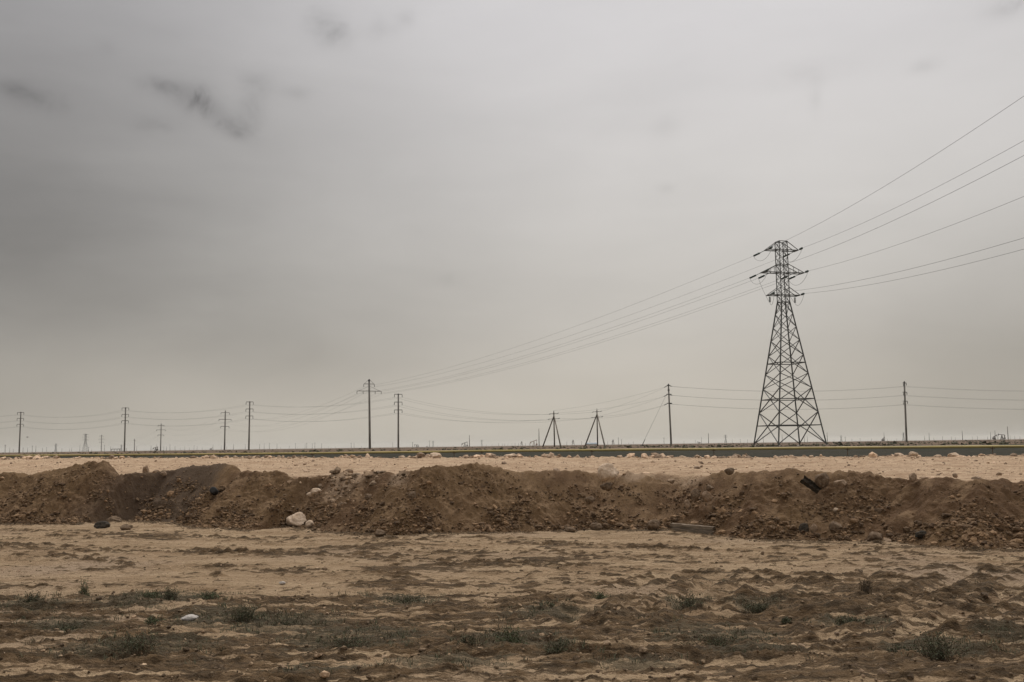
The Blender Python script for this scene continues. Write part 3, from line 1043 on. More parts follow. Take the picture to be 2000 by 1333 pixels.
# on the road bed: far edge and behind the crest
EDGE = [
    (851, 896, 24, 12, 59.0, "largest pale peaked boulder on the far edge of the gravel, under the pipe"),
    (785, 895, 13, 7, 59.2, "pale stone on the far gravel edge left of the peaked boulder"),
    (996, 897, 26, 8, 59.0, "low broad pale stone on the far gravel edge, right of the kink in the pipe"),
    (1067, 896, 9, 6, 59.2, "small pale stone on the far gravel edge below the left tripod pole"),
    (1129, 894, 10, 8, 59.5, "pale round stone standing up on the far gravel edge between the tripod poles"),
    (1210, 897, 11, 5, 59.2, "tan stone on the far gravel edge right of the tripod poles"),
    (1224, 898, 8, 4, 59.0, "small pale stone touching the far edge just beside the tan one"),
    (1264, 897, 12, 4, 59.2, "flat pale stone on the far gravel edge left of the guyed pole"),
    (1333, 898, 14, 5, 59.0, "flat pale stone on the far gravel edge right of the guyed pole"),
    (1290, 896, 9, 5, 59.4, "pale stone on the far gravel edge nearly below the guyed pole"),
    (1784, 895, 18, 10, 59.0, "round pale boulder on the far gravel edge below the single right-hand pole"),
    (1760, 894, 11, 5, 59.2, "smaller pale stone just left of the round boulder on the far edge"),
    (1861, 893, 20, 8, 59.2, "domed pale boulder on the far gravel edge near the right side"),
    (1832, 895, 16, 5, 59.0, "low pale stone between the round and the domed boulders on the far edge"),
    (1546, 896, 11, 5, 59.2, "pale stone on the far gravel edge below the pylon"),
    (1585, 895, 10, 5, 59.3, "whitish chip on the far gravel edge at the right foot of the pylon"),
    (460, 895, 9, 5, 59.2, "pale stone on the far gravel edge below the pole left of the tall one"),
    (575, 895, 8, 5, 59.3, "pale stone on the far gravel edge between the two left-hand pole lines"),
    (545, 893, 8, 5, 59.6, "small pale stone peeping over the far edge left of the tall double-armed pole"),
    (285, 921, 13, 18, 31.5, "upright tan stone standing behind the gap in the left hump"),
    (305, 920, 16, 9, 31.6, "tan stone lying right of the upright one in the gap"),
    (320, 922, 14, 8, 31.2, "brownish stone at the right side of the gap in the left hump"),
    (1951, 921, 12, 8, 33.0, "reddish stone alone on the gravel at the far right"),
    (1805, 927, 22, 6, 31.5, "flat reddish slab on the gravel behind the right part of the crest"),
    (682, 918, 16, 10, 32.0, "pale lump on the gravel above the spilled rubble"),
    (745, 926, 16, 8, 30.8, "pale stone behind the crest right of the spilled rubble"),
    (1310, 934, 16, 8, 30.6, "tan slab lying behind the crest left of the slab heap"),
]
for i, (a, b, w, h, pd, lb) in enumerate(EDGE):
    P = on_p(a, b, pd)
    s_, p_ = to_sp(P[0], P[1])
    zz = float(gravel_sp(np.array(s_), np.array(p_)))
    k = px_m(P)
    P[2] = max(zz, P[2] - 0.25) if pd > 50 else min(max(zz, P[2] - 0.15), P[2])
    boulder("stone", P, (w * k, w * k * 0.85, h * k * 1.25), M["boulder" if pd > 50 else "tanrock"], lb, "rock", "stones on the gravel road bed", seed=120 + i, sink=0.18)

# black round lump half-buried in the berm: a short piece of rubber pipe
P = ray_hit(418, 962, berm_h, 25.0, 29.3)
k = px_m(P)
mb = MB()
ring = [0.10, 0.125, 0.13, 0.125, 0.10, 0.085, 0.085]
zz = [-0.16, -0.15, -0.05, 0.11, 0.13, 0.125, -0.08]
mb.tube([(0.02 * z_, -z_, 0.35 * z_) for z_ in zz], ring, 14)
ob = mb.build("hose_stub", M["rubber"], None, True, tuple(P + np.array([0, -0.02, 0.05])))
tag(ob, "black round hose stub sticking out of the left berm slope", "hose stub")

# weathered sleeper at the berm toe, two stacked boards with split ends
P0, P1 = ray_hit(1316, 1031, berm_h, 24.8, 29.3), ray_hit(1390, 1038, berm_h, 24.8, 29.3)
P0[1] -= 0.1
P1[1] -= 0.1
mid = (P0 + P1) / 2
root = empty("timber_sleeper", mid)
tag(root, "weathered grey timber sleeper lying at the foot of the berm", "timber")
d = P1 - P0
L = float(np.linalg.norm(d)) + 0.08
ang = math.atan2(d[1], d[0])
for j, (dz, dy, w_, h_, dx, ll, tl) in enumerate(((-0.04, -0.05, 0.22, 0.12, 0.03, 1.0, 0.0), (0.085, 0.03, 0.2, 0.1, -0.03, 1.04, 0.012))):
    mb = MB()
    n = 12
    rg = random.Random(j)
    pts = []
    for i in range(n + 1):
        t = -0.5 + i / n
        pts.append((t * L * ll + dx, dy + rg.uniform(-.006, .006), dz + d[2] * t + rg.uniform(-.006, .006)))
    vs, fs = [], []
    for i, q in enumerate(pts):
        for sy, sz_ in ((-1, -1), (1, -1), (1, 1), (0.2, 1.12), (-0.3, 0.86), (-1, 1)):
            j1, j2 = rg.uniform(0.93, 1.04), rg.uniform(0.9, 1.05)
            ex = rg.uniform(-0.03, 0.03) if i in (0, n) else 0
            vs.append((q[0] + ex, q[1] + sy * w_ / 2 * j1, q[2] + sz_ * h_ / 2 * j2))
    for i in range(n):
        for k_ in range(6):
            a_, b_ = i * 6 + k_, i * 6 + (k_ + 1) % 6
            fs.append((a_, b_, b_ + 6, a_ + 6))
    fs += [tuple(range(6))[::-1], tuple(range(n * 6, n * 6 + 6))]
    mb.add(vs, fs)
    mb.build("board", M["oldwood"], root)
root.rotation_euler = (0, 0, ang)

# charred timber near the crest
P0, P1 = ray_hit(1566, 937, berm_h, 25.0, 29.3), ray_hit(1600, 960, berm_h, 25.0, 29.3)
mid = (P0 + P1) / 2
mb = MB()
n = 10
rg = random.Random(5)
ax = Vector(P1 - P0)
L = ax.length - 0.02
ax.normalize()
sd_ = ax.cross(Vector((0, -0.6, 0.8))).normalized()
nm_ = sd_.cross(ax).normalized()
prof = [(-0.13, -0.05), (-0.13, 0.07), (-0.10, 0.085), (-0.085, 0.015), (0.085, 0.01), (0.10, 0.08), (0.13, 0.065), (0.13, -0.05)]
vs, fs = [], []
for i in range(n + 1):
    t = (i / n - 0.5) * L
    for a, b in prof:
        jx = rg.uniform(-0.03, 0.03) if i in (0, n) else 0
        vs.append(ax * (t + jx) + sd_ * (0.85 * a * rg.uniform(0.88, 1.08)) + nm_ * (b * rg.uniform(0.85, 1.12) + 0.02))
k8 = len(prof)
for i in range(n):
    for k_ in range(k8):
        fs.append((i * k8 + k_, i * k8 + (k_ + 1) % k8, (i + 1) * k8 + (k_ + 1) % k8, (i + 1) * k8 + k_))
fs += [tuple(range(k8))[::-1], tuple(range(n * k8, n * k8 + k8))]
mb.add(vs, fs)
ob = mb.build("charred_timber", M["char"], None, False, tuple(mid))
tag(ob, "black charred timber lying slanted just under the berm crest", "timber")


# ------------------------------------------------------------------ shrubs
def shrub(px, py, wpx, hpx, label, leafmat="leaf", dens=1.0, stems_only=False, seed=0, group="shrubs in the churned foreground"):
    P = on_z(px, py)
    P[2] = float(ground_z(np.array(P[0]), np.array(P[1])))
    k = px_m(P)
    W, H = wpx * k, hpx * k * 1.05
    rg = random.Random(1000 + seed)
    root = empty("dry_shrub" if stems_only else "shrub", P)
    tag(root, label, "shrub", group)
    st = MB()
    lv, lf = [], []
    ns = int((10 + 70 * W) * (1.6 if stems_only else 1.0))
    for i in range(ns):
        bx, by = rg.gauss(0, W * 0.16), rg.gauss(0, W * 0.12)
        a = rg.uniform(0, 2 * math.pi)
        rad = W * 0.5 * rg.uniform(0.15, 1.0) * (0.75 if stems_only else 1)
        hh = H * rg.uniform(0.25, 1.12) * (1.05 - 0.55 * (rad / (W * 0.5)))
        tx, ty = bx + math.cos(a) * rad * 0.8, by + math.sin(a) * rad * 0.6
        pts = []
        for j in range(5):
            t = j / 4
            pts.append(Vector((bx + (tx - bx) * t ** 1.2 + rg.gauss(0, 0.008), by + (ty - by) * t ** 1.2 + rg.gauss(0, 0.008), -0.02 + (hh + 0.02) * t ** 0.85)))
        st.tube(pts, [0.005, 0.0045, 0.004, 0.003, 0.0015], 4, False)
        if stems_only:
            for j in range(3):
                b0 = pts[rg.randrange(1, 4)]
                st.tube([b0, b0 + Vector((rg.gauss(0, .05), rg.gauss(0, .05), rg.uniform(.02, .09)))], [0.003, 0.0012], 4, False)
            continue
        for j in range(int(21 * dens)):
            t = rg.uniform(0.15, 1.0)
            i0 = min(3, int(t * 4))
            c = pts[i0].lerp(pts[i0 + 1], t * 4 - i0) + Vector((rg.gauss(0, .022), rg.gauss(0, .022), rg.gauss(0, .014)))
            d1 = Vector((rg.gauss(0, 1), rg.gauss(0, 1), rg.gauss(0.3, 0.8))).normalized()
            d2 = d1.cross(Vector((rg.gauss(0, 1), rg.gauss(0, 1), rg.gauss(0, 1)))).normalized()
            l_, w_ = rg.uniform(0.012, 0.03), rg.uniform(0.003, 0.007)
            b0 = len(lv)
            lv += [c - d1 * l_ * .5, c + d2 * w_, c + d1 * l_, c - d2 * w_]
            lf.append((b0, b0 + 1, b0 + 2, b0 + 3))
    st.build("stems", M["drystem"], root)
    if lv:
        mb = MB()
        mb.add(lv, lf)
        mb.build("leaves", M[leafmat], root)
    return root


SHRUBS = [
    (165, 1165, 26, 36, "tall thin green sprig at the top edge of the churned strip, far left", "leaf2", 1.0),
    (62, 1184, 58, 22, "low grey-green shrub left of the tall sprig", "leaf", 0.9),
    (335, 1182, 30, 36, "upright dark green shrub right of the tall sprig", "leaf", 1.2),
    (296, 1176, 56, 16, "flat green shrub touching the upright dark one's left side", "leaf2", 0.8),
    (408, 1178, 54, 14, "flat green shrub right of the upright dark one", "leaf2", 0.8),
    (475, 1220, 64, 34, "bushy dark green shrub right of the flat white stone", "leaf", 1.3),
    (120, 1232, 96, 18, "wide low dark shrub below the tall sprig", "leaf", 0.9),
    (300, 1222, 44, 12, "small green patch shrub left of the flat white stone", "leaf2", 0.8),
    (265, 1281, 112, 40, "widest dark shrub in the lower left foreground", "leaf", 1.1),
    (795, 1176, 84, 20, "low blue-grey shrub in the middle of the churned strip's upper edge", "leaf", 1.0),
    (1000, 1268, 56, 38, "rounded green shrub at the lower middle of the foreground", "leaf2", 1.3),
    (915, 1272, 60, 24, "thin brownish shrub left of the rounded green one", "leaf", 0.6),
    (1090, 1278, 70, 22, "low grey shrub right of the rounded green one", "leaf", 0.9),
    (1172, 1176, 34, 14, "small bright green tuft on a mound below the guyed pole", "leaf2", 1.4),
    (1350, 1192, 66, 34, "green shrub with a dark base beside the wheel tracks", "leaf", 1.2),
    (1075, 1188, 50, 14, "small grey shrub left of the bright green tuft", "leaf", 0.8),
    (1485, 1196, 76, 24, "dark low shrub on a mound right of the wheel tracks", "leaf", 1.0),
    (1395, 1258, 120, 28, "wide grey-green shrub below the wheel tracks", "leaf", 0.8),
    (1665, 1228, 76, 20, "dark flat shrub below the pylon, right of centre", "leaf", 1.1),
    (1535, 1220, 16, 8, "tiny dark tuft between two low dark shrubs", "leaf", 1.2),
    (1835, 1294, 110, 52, "largest dark bushy shrub at the lower right", "leaf", 1.3),
    (1760, 1276, 84, 24, "dark low shrub touching the left of the largest bushy one", "leaf", 1.0),
    (680, 1268, 110, 22, "thin dark mat shrub left of the lower middle", "leaf", 0.7),
    (560, 1225, 80, 20, "thin brown-green mat shrub right of the bushy dark one", "leaf", 0.6),
]
for i, (a, b, w, h, lb, mt, dn) in enumerate(SHRUBS):
    shrub(a, b, w, h, lb, mt, dn, False, i)
shrub(1690, 1165, 30, 34, "leafless dry twig bush on a brown mound below the pylon", stems_only=True, seed=90)

# ------------------------------------------------------------------ pipeline
pipe_pts = [on_p(a, b, PIPE_P) for a, b in PIPE_PX]
pts = []
for a, b in zip(pipe_pts[:-1], pipe_pts[1:]):
    for t in np.linspace(0, 1, 8, endpoint=False):
        pts.append(a + (b - a) * t)
pts.append(pipe_pts[-1])
pts = np.array(pts)
ker = np.ones(5) / 5
zs = np.convolve(np.pad(pts[:, 2], 2, mode="edge"), ker, "valid") + 0.012 * np.array([perlin(v[0] / 9, 0.3) for v in pts])
pts[:, 2] = zs
base = np.array([pts[len(pts) // 2][0], pts[len(pts) // 2][1], 1.2])
root = empty("pipeline", base)
tag(root, "long yellow pipeline on short posts beyond the gravel road bed", "pipeline")
mb = MB()
mb.tube([v - base for v in pts], 0.112, 14)
mb.build("pipe", M["pipe"], root, True)
SUP = [112, 263, 430, 610, 831, 887, 941, 1156, 1394, 1655, 1938]
for a in SUP:
    xs = np.interp(a, [q[0] for q in PIPE_PX], [q[1] for q in PIPE_PX])
    P = on_p(a, xs, PIPE_P)
    j = int(np.argmin(np.abs(pts[:, 0] - P[0])))
    zt = float(np.interp(P[0], pts[:, 0], pts[:, 2]))
    zg = float(plain_z(np.array(P[0]), np.array(P[1])))
    q = np.array([P[0], P[1], 0]) - np.array([base[0], base[1], 0])
    mb = MB()
    mb.tube([(q[0], q[1], zg - 0.3 - base[2]), (q[0], q[1], zt - 0.16 - base[2])], 0.032, 8)
    mb.bar((q[0] - 0.17 * CP, q[1] + 0.17 * SP, zt - 0.14 - base[2]), (q[0] + 0.17 * CP, q[1] - 0.17 * SP, zt - 0.14 - base[2]), 0.16, 0.05)
    mb.bar((q[0] - 0.12 * SP, q[1] - 0.12 * CP, zt - 0.12 - base[2]), (q[0] - 0.12 * SP, q[1] - 0.12 * CP, zt + 0.02 - base[2]), 0.05)
    mb.bar((q[0] + 0.12 * SP, q[1] + 0.12 * CP, zt - 0.12 - base[2]), (q[0] + 0.12 * SP, q[1] + 0.12 * CP, zt + 0.02 - base[2]), 0.05)
    mb.build("support_post", M["rust"], root)


# ------------------------------------------------------------------ placing on the plain
def stand(px, Y, zadd=0.0):
    py = 871.0
    for _ in range(6):
        P = at(px, py, Y)
        py += (P[2] - float(plain_z(np.array(P[0]), np.array(P[1])))) * F / Y
    P = at(px, py, Y)
    P[2] = float(plain_z(np.array(P[0]), np.array(P[1]))) + zadd
    return P


def wire(name, chains, r, label, group, cat="power line wire", n=14):
    """chains: list of (A, B, sag) spans joined end to end in one conductor"""
    mb = MB()
    o = np.array(chains[0][0])
    for A, B, sag in chains:
        A, B = np.array(A), np.array(B)
        pts = []
        for t in np.linspace(0, 1, n + 1):
            q = A + (B - A) * t - o
            q[2] -= 4 * sag * t * (1 - t)
            pts.append(q)
        mb.tube(pts, r, 5, True)
    ob = mb.build(name, M["wire"], None, True, tuple(o))
    return tag(ob, label, cat, group)


def insulator(mb_or_none, a, b, parent, n=6, r=0.12, rod=0.025, start=0.15, end=1.0):
    """a string of glass discs from a to b (local coordinates)"""
    a, b = np.array(a, float), np.array(b, float)
    mb = MB()
    mb.tube([a, b], rod, 5)
    d = (b - a)
    L = np.linalg.norm(d)
    d = d / L
    for i in range(n):
        t = start + (end - start) * (i + 0.5) / n
        c = a + (b - a) * t
        th = L * (end - start) / n * 0.36
        mb.tube([c - d * th, c - d * th * 0.2, c + d * th * 0.9, c + d * th], [r * 0.35, r, r * 0.85, r * 0.3], 9)
    return mb.build("insulator", M["glass"], parent, True)


# ------------------------------------------------------------------ the big lattice pylon
TY = 150.0
TB = stand(1542, TY)
TSC = lambda py, px=1530: at(px, py, TY)[2] - TB[2]        # height above base for a pixel row
root = empty("lattice_pylon", TB)
tag(root, "tall dark steel lattice pylon with three cross arms, right of centre", "pylon")
AL = math.radians(31.6)
cor = [np.array([math.cos(AL), -math.sin(AL)]), np.array([-math.sin(AL), -math.cos(AL)]),
       np.array([-math.cos(AL), math.sin(AL)]), np.array([math.sin(AL), math.cos(AL)])]    # right, near, left, far
Z_W = TSC(591)
Z_T = TSC(472.5)
R0, RW, RT = 5.5, 0.95, 0.93


def rad(z):
    return R0 + (RW - R0) * z / Z_W if z < Z_W else RW + (RT - RW) * (z - Z_W) / (Z_T - Z_W)


def cp(i, z):
    c = cor[i % 4] * rad(z)
    return np.array([c[0], c[1], z])


for i in range(4):
    mb = MB()
    mb.bar(cp(i, -0.1), cp(i, Z_W), 0.17, 0.17, AL)
    mb.build("leg", M["steel"], root)
    mb = MB()
    c = cp(i, 0)
    mb.tube([(c[0], c[1], -0.7), (c[0], c[1], -0.05), (c[0], c[1], 0.12)], [0.55, 0.42, 0.3], 10)
    mb.build("footing", M["foot"], root)
LEV = [TSC(q) for q in (866, 806, 759, 731, 695, 666, 640, 614, 591)]
LEV[0] = 0.35
HOR = [TSC(q) for q in (831.5, 780.5, 710)]
for i in range(4):
    mb = MB()
    for k in range(len(LEV) - 1):
        w = 0.115 if k < 2 else (0.095 if k < 5 else 0.075)
        mb.bar(cp(i, LEV[k]), cp(i + 1, LEV[k + 1]), w)
        mb.bar(cp(i + 1, LEV[k]), cp(i, LEV[k + 1]), w)
    for h_ in HOR:
        mb.bar(cp(i, h_), cp(i + 1, h_), 0.13)
    mb.bar(cp(i, Z_W), cp(i + 1, Z_W), 0.1)
    mb.build("lattice_face", M["steel"], root)
ULEV = [TSC(q) for q in (591, 577, 562, 548, 534, 518, 503, 489, 472.5)]
mb = MB()
for i in range(4):
    mb.bar(cp(i, Z_W), cp(i, Z_T), 0.11, 0.11, AL)
    for k in range(len(ULEV) - 1):
        mb.bar(cp(i, ULEV[k]), cp(i + 1, ULEV[k + 1]), 0.052)
        mb.bar(cp(i + 1, ULEV[k]), cp(i, ULEV[k + 1]), 0.052)
    for k in (1, 4, 5, 7, 8):
        mb.bar(cp(i, ULEV[k]), cp(i + 1, ULEV[k]), 0.085)
mb.build("upper_body", M["steel"], root)
NRM = (cor[0] + cor[3]) / np.linalg.norm(cor[0] + cor[3])
LIN = np.array([-NRM[1], NRM[0]])                                                    # along the line, away to the left
WIREANCH = {}
ARMS = [("top", TSC(489.5), TSC(473), 2.5), ("middle", TSC(533.5), TSC(517), 3.3), ("bottom", TSC(577.5), TSC(562), 2.45)]
HB = 0.66


def arm_pt(side, reach, along, z):
    c = NRM * side * reach + LIN * along
    return np.array([c[0], c[1], z])


for nm, za, zt, reach in ARMS:
    for side in (-1, 1):
        mb = MB()
        eb = HB * (0.85)
        # two bottom chords, end beam, two upper ties, web
        for al in (-1, 1):
            mb.bar(arm_pt(side, HB, al * HB, za), arm_pt(side, reach, al * eb, za), 0.11)
            mb.bar(arm_pt(side, HB, al * HB, zt), arm_pt(side, reach, al * eb, za + 0.06), 0.085)
        mb.bar(arm_pt(side, reach, -eb - 0.12, za), arm_pt(side, reach, eb + 0.12, za), 0.13)
        nseg = 3 if nm == "middle" else 2
        for k in range(nseg):
            r0, r1 = HB + (reach - HB) * k / nseg, HB + (reach - HB) * (k + 1) / nseg
            sg = 1 if k % 2 else -1
            mb.bar(arm_pt(side, r0, sg * HB, za), arm_pt(side, r1, -sg * eb, za), 0.06)
        if nm == "middle":
            for al in (-1, 1):
                for fr in (0.36, 0.68):
                    rr_ = HB + (reach - HB) * fr
                    mb.bar(arm_pt(side, rr_, al * eb, za), arm_pt(side, rr_, al * eb, zt + (za - zt) * fr), 0.06)
        mb.build("cross_arm", M["steel"], root)

# insulator strings and jumpers: line to the far left runs along +LIN, the line to the camera side along DIR2
DIR2 = np.array([0.03, -1.0])
DIR2 /= np.linalg.norm(DIR2)
LPOLE = stand(721.7, 317.0)
LDIR = (LPOLE - TB)[:2] / np.linalg.norm((LPOLE - TB)[:2])


def local_string(a, dxy, L, dz, r=0.17, n=6):
    b = np.array([a[0] + dxy[0] * L, a[1] + dxy[1] * L, a[2] + dz])
    insulator(None, a, b, root, n, r, 0.045, 0.4, 0.97)
    return b


anch = {}
for nm, za, zt, reach in ARMS:
    for side in (-1, 1):
        eb = HB * 0.85 + 0.1
        anch[nm, side, "near"] = local_string(arm_pt(side, reach, -eb, za), DIR2, 1.9, -0.05)
        if nm == "bottom":
            continue
        anch[nm, side, "far"] = local_string(arm_pt(side, reach, eb, za), LDIR, 2.5, -0.38)
        if nm == "middle":
            anch["inner", side, "far"] = local_string(arm_pt(side, reach - 1.35, eb, za - 0.02), LDIR, 2.3, -0.38)
# short hanging strings on the bottom arms
hang = {}
for side in (-1, 1):
    a = arm_pt(side, 2.1, 0.3, ARMS[2][1])
    insulator(None, a, a + np.array([0, 0, -1.05]), root, 5, 0.17, 0.03, 0.2, 1.0)
    hang[side] = a + np.array([0, 0, -1.1])


def jumper(a, b, sag):
    mb = MB()
    pts = []
    for t in np.linspace(0, 1, 15):
        q = a + (b - a) * t
        q[2] -= sag * (1 - (2 * t - 1) ** 2) ** 0.8
        pts.append(q)
    mb.tube(pts, 0.022, 5)
    mb.build("jumper_wire", M["wire"], root, True)


for side in (-1, 1):
    jumper(anch["top", side, "near"], anch["top", side, "far"], 1.35)
    jumper(anch["middle", side, "near"], anch["middle", side, "far"], 1.5)
    jumper(anch["bottom", side, "near"], hang[side], 0.9)
    jumper(anch["inner", side, "far"], hang[side], 0.35)

# ------------------------------------------------------------------ conductors from the pylon towards the camera side
RIGHT = [("top", -1, (2000, 188), "highest wire rising right from the pylon, from its upper left arm"),
         ("top", 1, (2000, 275), "second highest wire rising right, from the pylon's upper right arm"),
         ("middle", -1, (2000, 304), "third wire rising right, from the pylon's middle left arm"),
         ("middle", 1, (2000, 384), "fourth wire rising right, from the tip of the pylon's middle right arm"),
         ("bottom", -1, (2000, 465), "upper of the two lowest wires running right from the pylon"),
         ("bottom", 1, (2000, 487), "lowest wire running right, from the pylon's bottom right arm")]
for nm, side, (ex, ey), lb in RIGHT:
    A = TB + anch[nm, side, "near"]
    kx = 0.03
    d = ray(ex, ey)
    ratio = d[0] / d[1]
    # A.x + kx*t = ratio*(A.y - t)
    t = (ratio * A[1] - A[0]) / (ratio + kx)
    zE = CAM[2] + d[2] / d[1] * (A[1] - t)
    c2 = 0.00062
    c1 = (zE - A[2] - c2 * t * t) / t
    mb = MB()
    pts = []
    for tt in np.linspace(0, 175, 40):
        pts.append((kx * tt, -tt, c1 * tt + c2 * tt * tt))
    mb.tube(pts, 0.017, 5)
    tag(mb.build("power_line_wire", M["wire"], None, True, tuple(A)), lb, "power line wire", "wires running from the pylon to the right")


# ------------------------------------------------------------------ poles
def pole(px0, px1, ytop, Y, arms, label, group, r0=0.3, r1=0.2, name="utility_pole", adir=(1, 0), mat="concrete", ins_r=0.12, lw=1.0, cap=False, ties=False):
    """arms: (row px of arm, half length m, drop m, [insulator offsets as fractions])"""
    B = stand(px0, Y)
    T = at(px1, ytop, Y)
    root = empty(name, B)
    tag(root, label, "pole", group)
    ax = T - B
    mb = MB()
    mb.tube([np.array([0, 0, -1.0]), ax * 0.35, ax * 0.7, ax], [r0, r0 + (r1 - r0) * .35, r0 + (r1 - r0) * .7, r1], 10)
    mb.build("shaft", M[mat], root, True)
    ad = np.array([adir[0], adir[1], 0.0])
    ad /= np.linalg.norm(ad)
    ends = []
    for yr, hl, drop, offs in arms:
        fr = (at(px1, yr, Y)[2] - B[2]) / ax[2]
        c = ax * fr
        mb = MB()
        w = 0.16 * lw
        mb.bar(c - ad * hl + np.array([0, -r1 * 0.6, 0]), c + ad * hl + np.array([0, -r1 * 0.6, 0]), w, w)
        if ties:
            for s_ in (-1, 1):
                mb.bar(c + np.array([0, 0, 1.6]), c + ad * hl * s_ * 0.9, 0.07)
        mb.build("cross_arm", M["armsteel"], root)
        e = []
        for of in offs:
            a = c + ad * hl * of + np.array([0, -r1 * 0.6, -0.05])
            b = a + np.array([0, 0, -drop])
            insulator(None, a, b, root, 4, ins_r * lw, 0.05 * lw, 0.1, 1.0)
            e.append(B + b)
        ends.append(e)
    if cap:
        mb = MB()
        mb.tube([ax * 0.985, ax + np.array([0, 0, 0.35])], [r1 * 1.5, r1 * 0.5], 8)
        mb.build("cap", M["armsteel"], root)
    return root, B, T, ends


GA = "poles of the line running away left from the pylon"
GB = "poles of the line crossing behind the field"
# line A: pylon -> tall pole -> far left
A1 = pole(722.5, 721, 743, 317, [(750.5, 1.75, 0.85, (-1, 1)), (764.3, 4.0, 0.85, (-1, -0.5, 0.5, 1))],
          "tallest concrete pole with one short and one long cross arm, left of centre", GA, 0.4, 0.27, adir=(0.9, 0.43), cap=True, ties=True)
A2 = pole(438.5, 440.3, 802, 555, [(806.5, 2.3, 0.9, (-1, 1)), (819.5, 3.3, 0.9, (-1, 1)), (833.5, 2.3, 0.9, (-1, 1))],
          "dark pole with three drooping arms just left of a taller plain pole", GA, 0.42, 0.3, adir=(0.9, 0.43), lw=1.4)
A3 = pole(313.7, 315, 827.5, 800, [(831, 2.3, 0.9, (-1, 1)), (840, 3.4, 0.9, (-1, 1)), (850, 2.3, 0.9, (-1, 1))],
          "small far pole with three drooping arms between two taller left-hand poles", GA, 0.45, 0.33, adir=(0.9, 0.43), lw=1.7)
A4 = pole(198, 198.6, 849.5, 1330, [(852, 2.4, 0.9, (-1, 1)), (858, 3.5, 0.9, (-1, 1)), (864, 2.4, 0.9, (-1, 1))],
          "tiny far pole with three faint arms right of the small distant pylon", GA, 0.5, 0.4, adir=(0.9, 0.43), lw=2.0)
A5 = pole(262.5, 263, 857.5, 1100, [(860, 1.5, 0.5, (-1, 1))],
          "tiny far pole standing just right of the second plain pole from the left", GA, 0.42, 0.36, adir=(0.3, 0.9), lw=1.4)

# line B
BP = []
for a0, a1, yt, Y, lb in ((37.5, 41, 804.8, 437, "leftmost plain pole with three arms"),
                          (243, 245.5, 796, 407, "second plain pole from the left with three arms"),
                          (486, 488, 784.3, 372, "third plain pole with three arms, right of the dark drooping-armed one"),
                          (778, 778, 769.3, 330, "plain pole with three arms standing right of the tallest pole")):
    u = (884.4 - 0.0133 * a0 - yt) / 106.0
    P_ = pole(a0, a1, yt, Y, [(yt + 1.2, 1.3, 0.95, (-1, 1)), (yt + 1.2 + 15.5 * u, 1.3, 0.95, (-1, 1)), (yt + 1.2 + 31 * u, 1.3, 0.95, (-1, 1))],
              lb, GB, 0.32, 0.24, adir=(0.95, 0.28), lw=1.15)
    BP.append(P_)


# tripod poles
def tripod(pxc, pytop, Y, feet, label):
    B = stand(pxc + 1.5, Y)
    T = at(pxc, pytop, Y)
    root = empty("tripod_pole", B)
    tag(root, label, "pole", "tripod poles with sloping stay legs")
    ax = T - B
    mb = MB()
    mb.tube([(0, 0, -0.8), ax], [0.22, 0.17], 9)
    mb.build("shaft", M["woodpole"], root, True)
    J = ax * 0.86
    for fx, dy in feet:
        Fp = stand(fx, Y + dy)
        v = Fp - B
        v[2] -= 0.4
        mb = MB()
        mb.tube([v, J + (v - J) / np.linalg.norm(v - J) * -0.15 + np.array([0.1 if v[0] > 0 else -0.1, 0, 0])], [0.21, 0.17], 9)
        mb.build("stay_leg", M["woodpole"], root, True)
    out = []
    for k, (fr, hl) in enumerate(((0.95, 0.85), (0.8, 1.15))):
        c = ax * fr
        mb = MB()
        mb.bar(c + np.array([-hl, -0.2, -0.04]), c + np.array([hl, -0.2, 0.06]), 0.13)
        mb.build("cross_arm", M["armsteel"], root)
        row = []
        for s_ in (-1, 1):
            a = c + np.array([hl * s_, -0.2, 0.02])
            b = a + np.array([0.65 * s_, 0, 0.18 * s_])
            insulator(None, a, b, root, 3, 0.14, 0.05, 0.15, 1.0)
            row.append(B + b)
        out.append(row)
    c = ax
    insulator(None, c, c + np.array([0, 0, 0.4]), root, 2, 0.13, 0.05, 0.2, 1.0)
    out.append(B + c + np.array([0, 0, 0.4]))
    return root, B, T, out


T1 = tripod(1081.6, 805, 300, ((1059, 6), (1096, -14)), "left tripod pole with two sloping legs, beside an oil pump")
T2 = tripod(1165.8, 801, 305, ((1141, 6), (1182, -14)), "right tripod pole with two sloping legs")

# guyed pole and the lone right pole
C1 = pole(1311, 1305.4, 752, 302, [(753, 0.5, 0.25, (-1, 1)), (770.5, 0.7, 0.3, (-1, 1)), (788, 0.75, 0.25, (-1, 1))],
          "leaning pole with a guy wire, between the tripod poles and the pylon", GB, 0.3, 0.22, adir=(0.97, -0.2), lw=1.3, cap=True)
mb = MB()
for fr in (0.90, 0.915):
    ax = C1[2] - C1[1]
    mb.tube([ax * fr, ax * (fr + 0.008)], 0.34, 10)
mb.build("clamp_band", M["armsteel"], C1[0])
strains1 = []
for yr, hl in ((754.5, 1.0), (772, 1.1), (789, 1.0)):
    c = at(1305.4, yr, 302) - C1[1]
    a = c + np.array([-0.4, -0.25, 0])
    b = a + np.array([-hl, -0.05, -0.42])
    insulator(None, a, b, C1[0], 4, 0.15, 0.05, 0.2, 1.0)
    a2 = c + np.array([0.3, -0.25, 0])
    b2 = a2 + np.array([0.8, 0, -0.12])
    insulator(None, a2, b2, C1[0], 3, 0.13, 0.05, 0.2, 1.0)
    strains1.append((C1[1] + b, C1[1] + b2))
GP = stand(1253.5, 298)
G_top = at(1301, 772, 301)
root = empty("guy_wire", GP)
tag(root, "slanting guy wire from the leaning pole down to a ground anchor", "guy wire")
mb = MB()
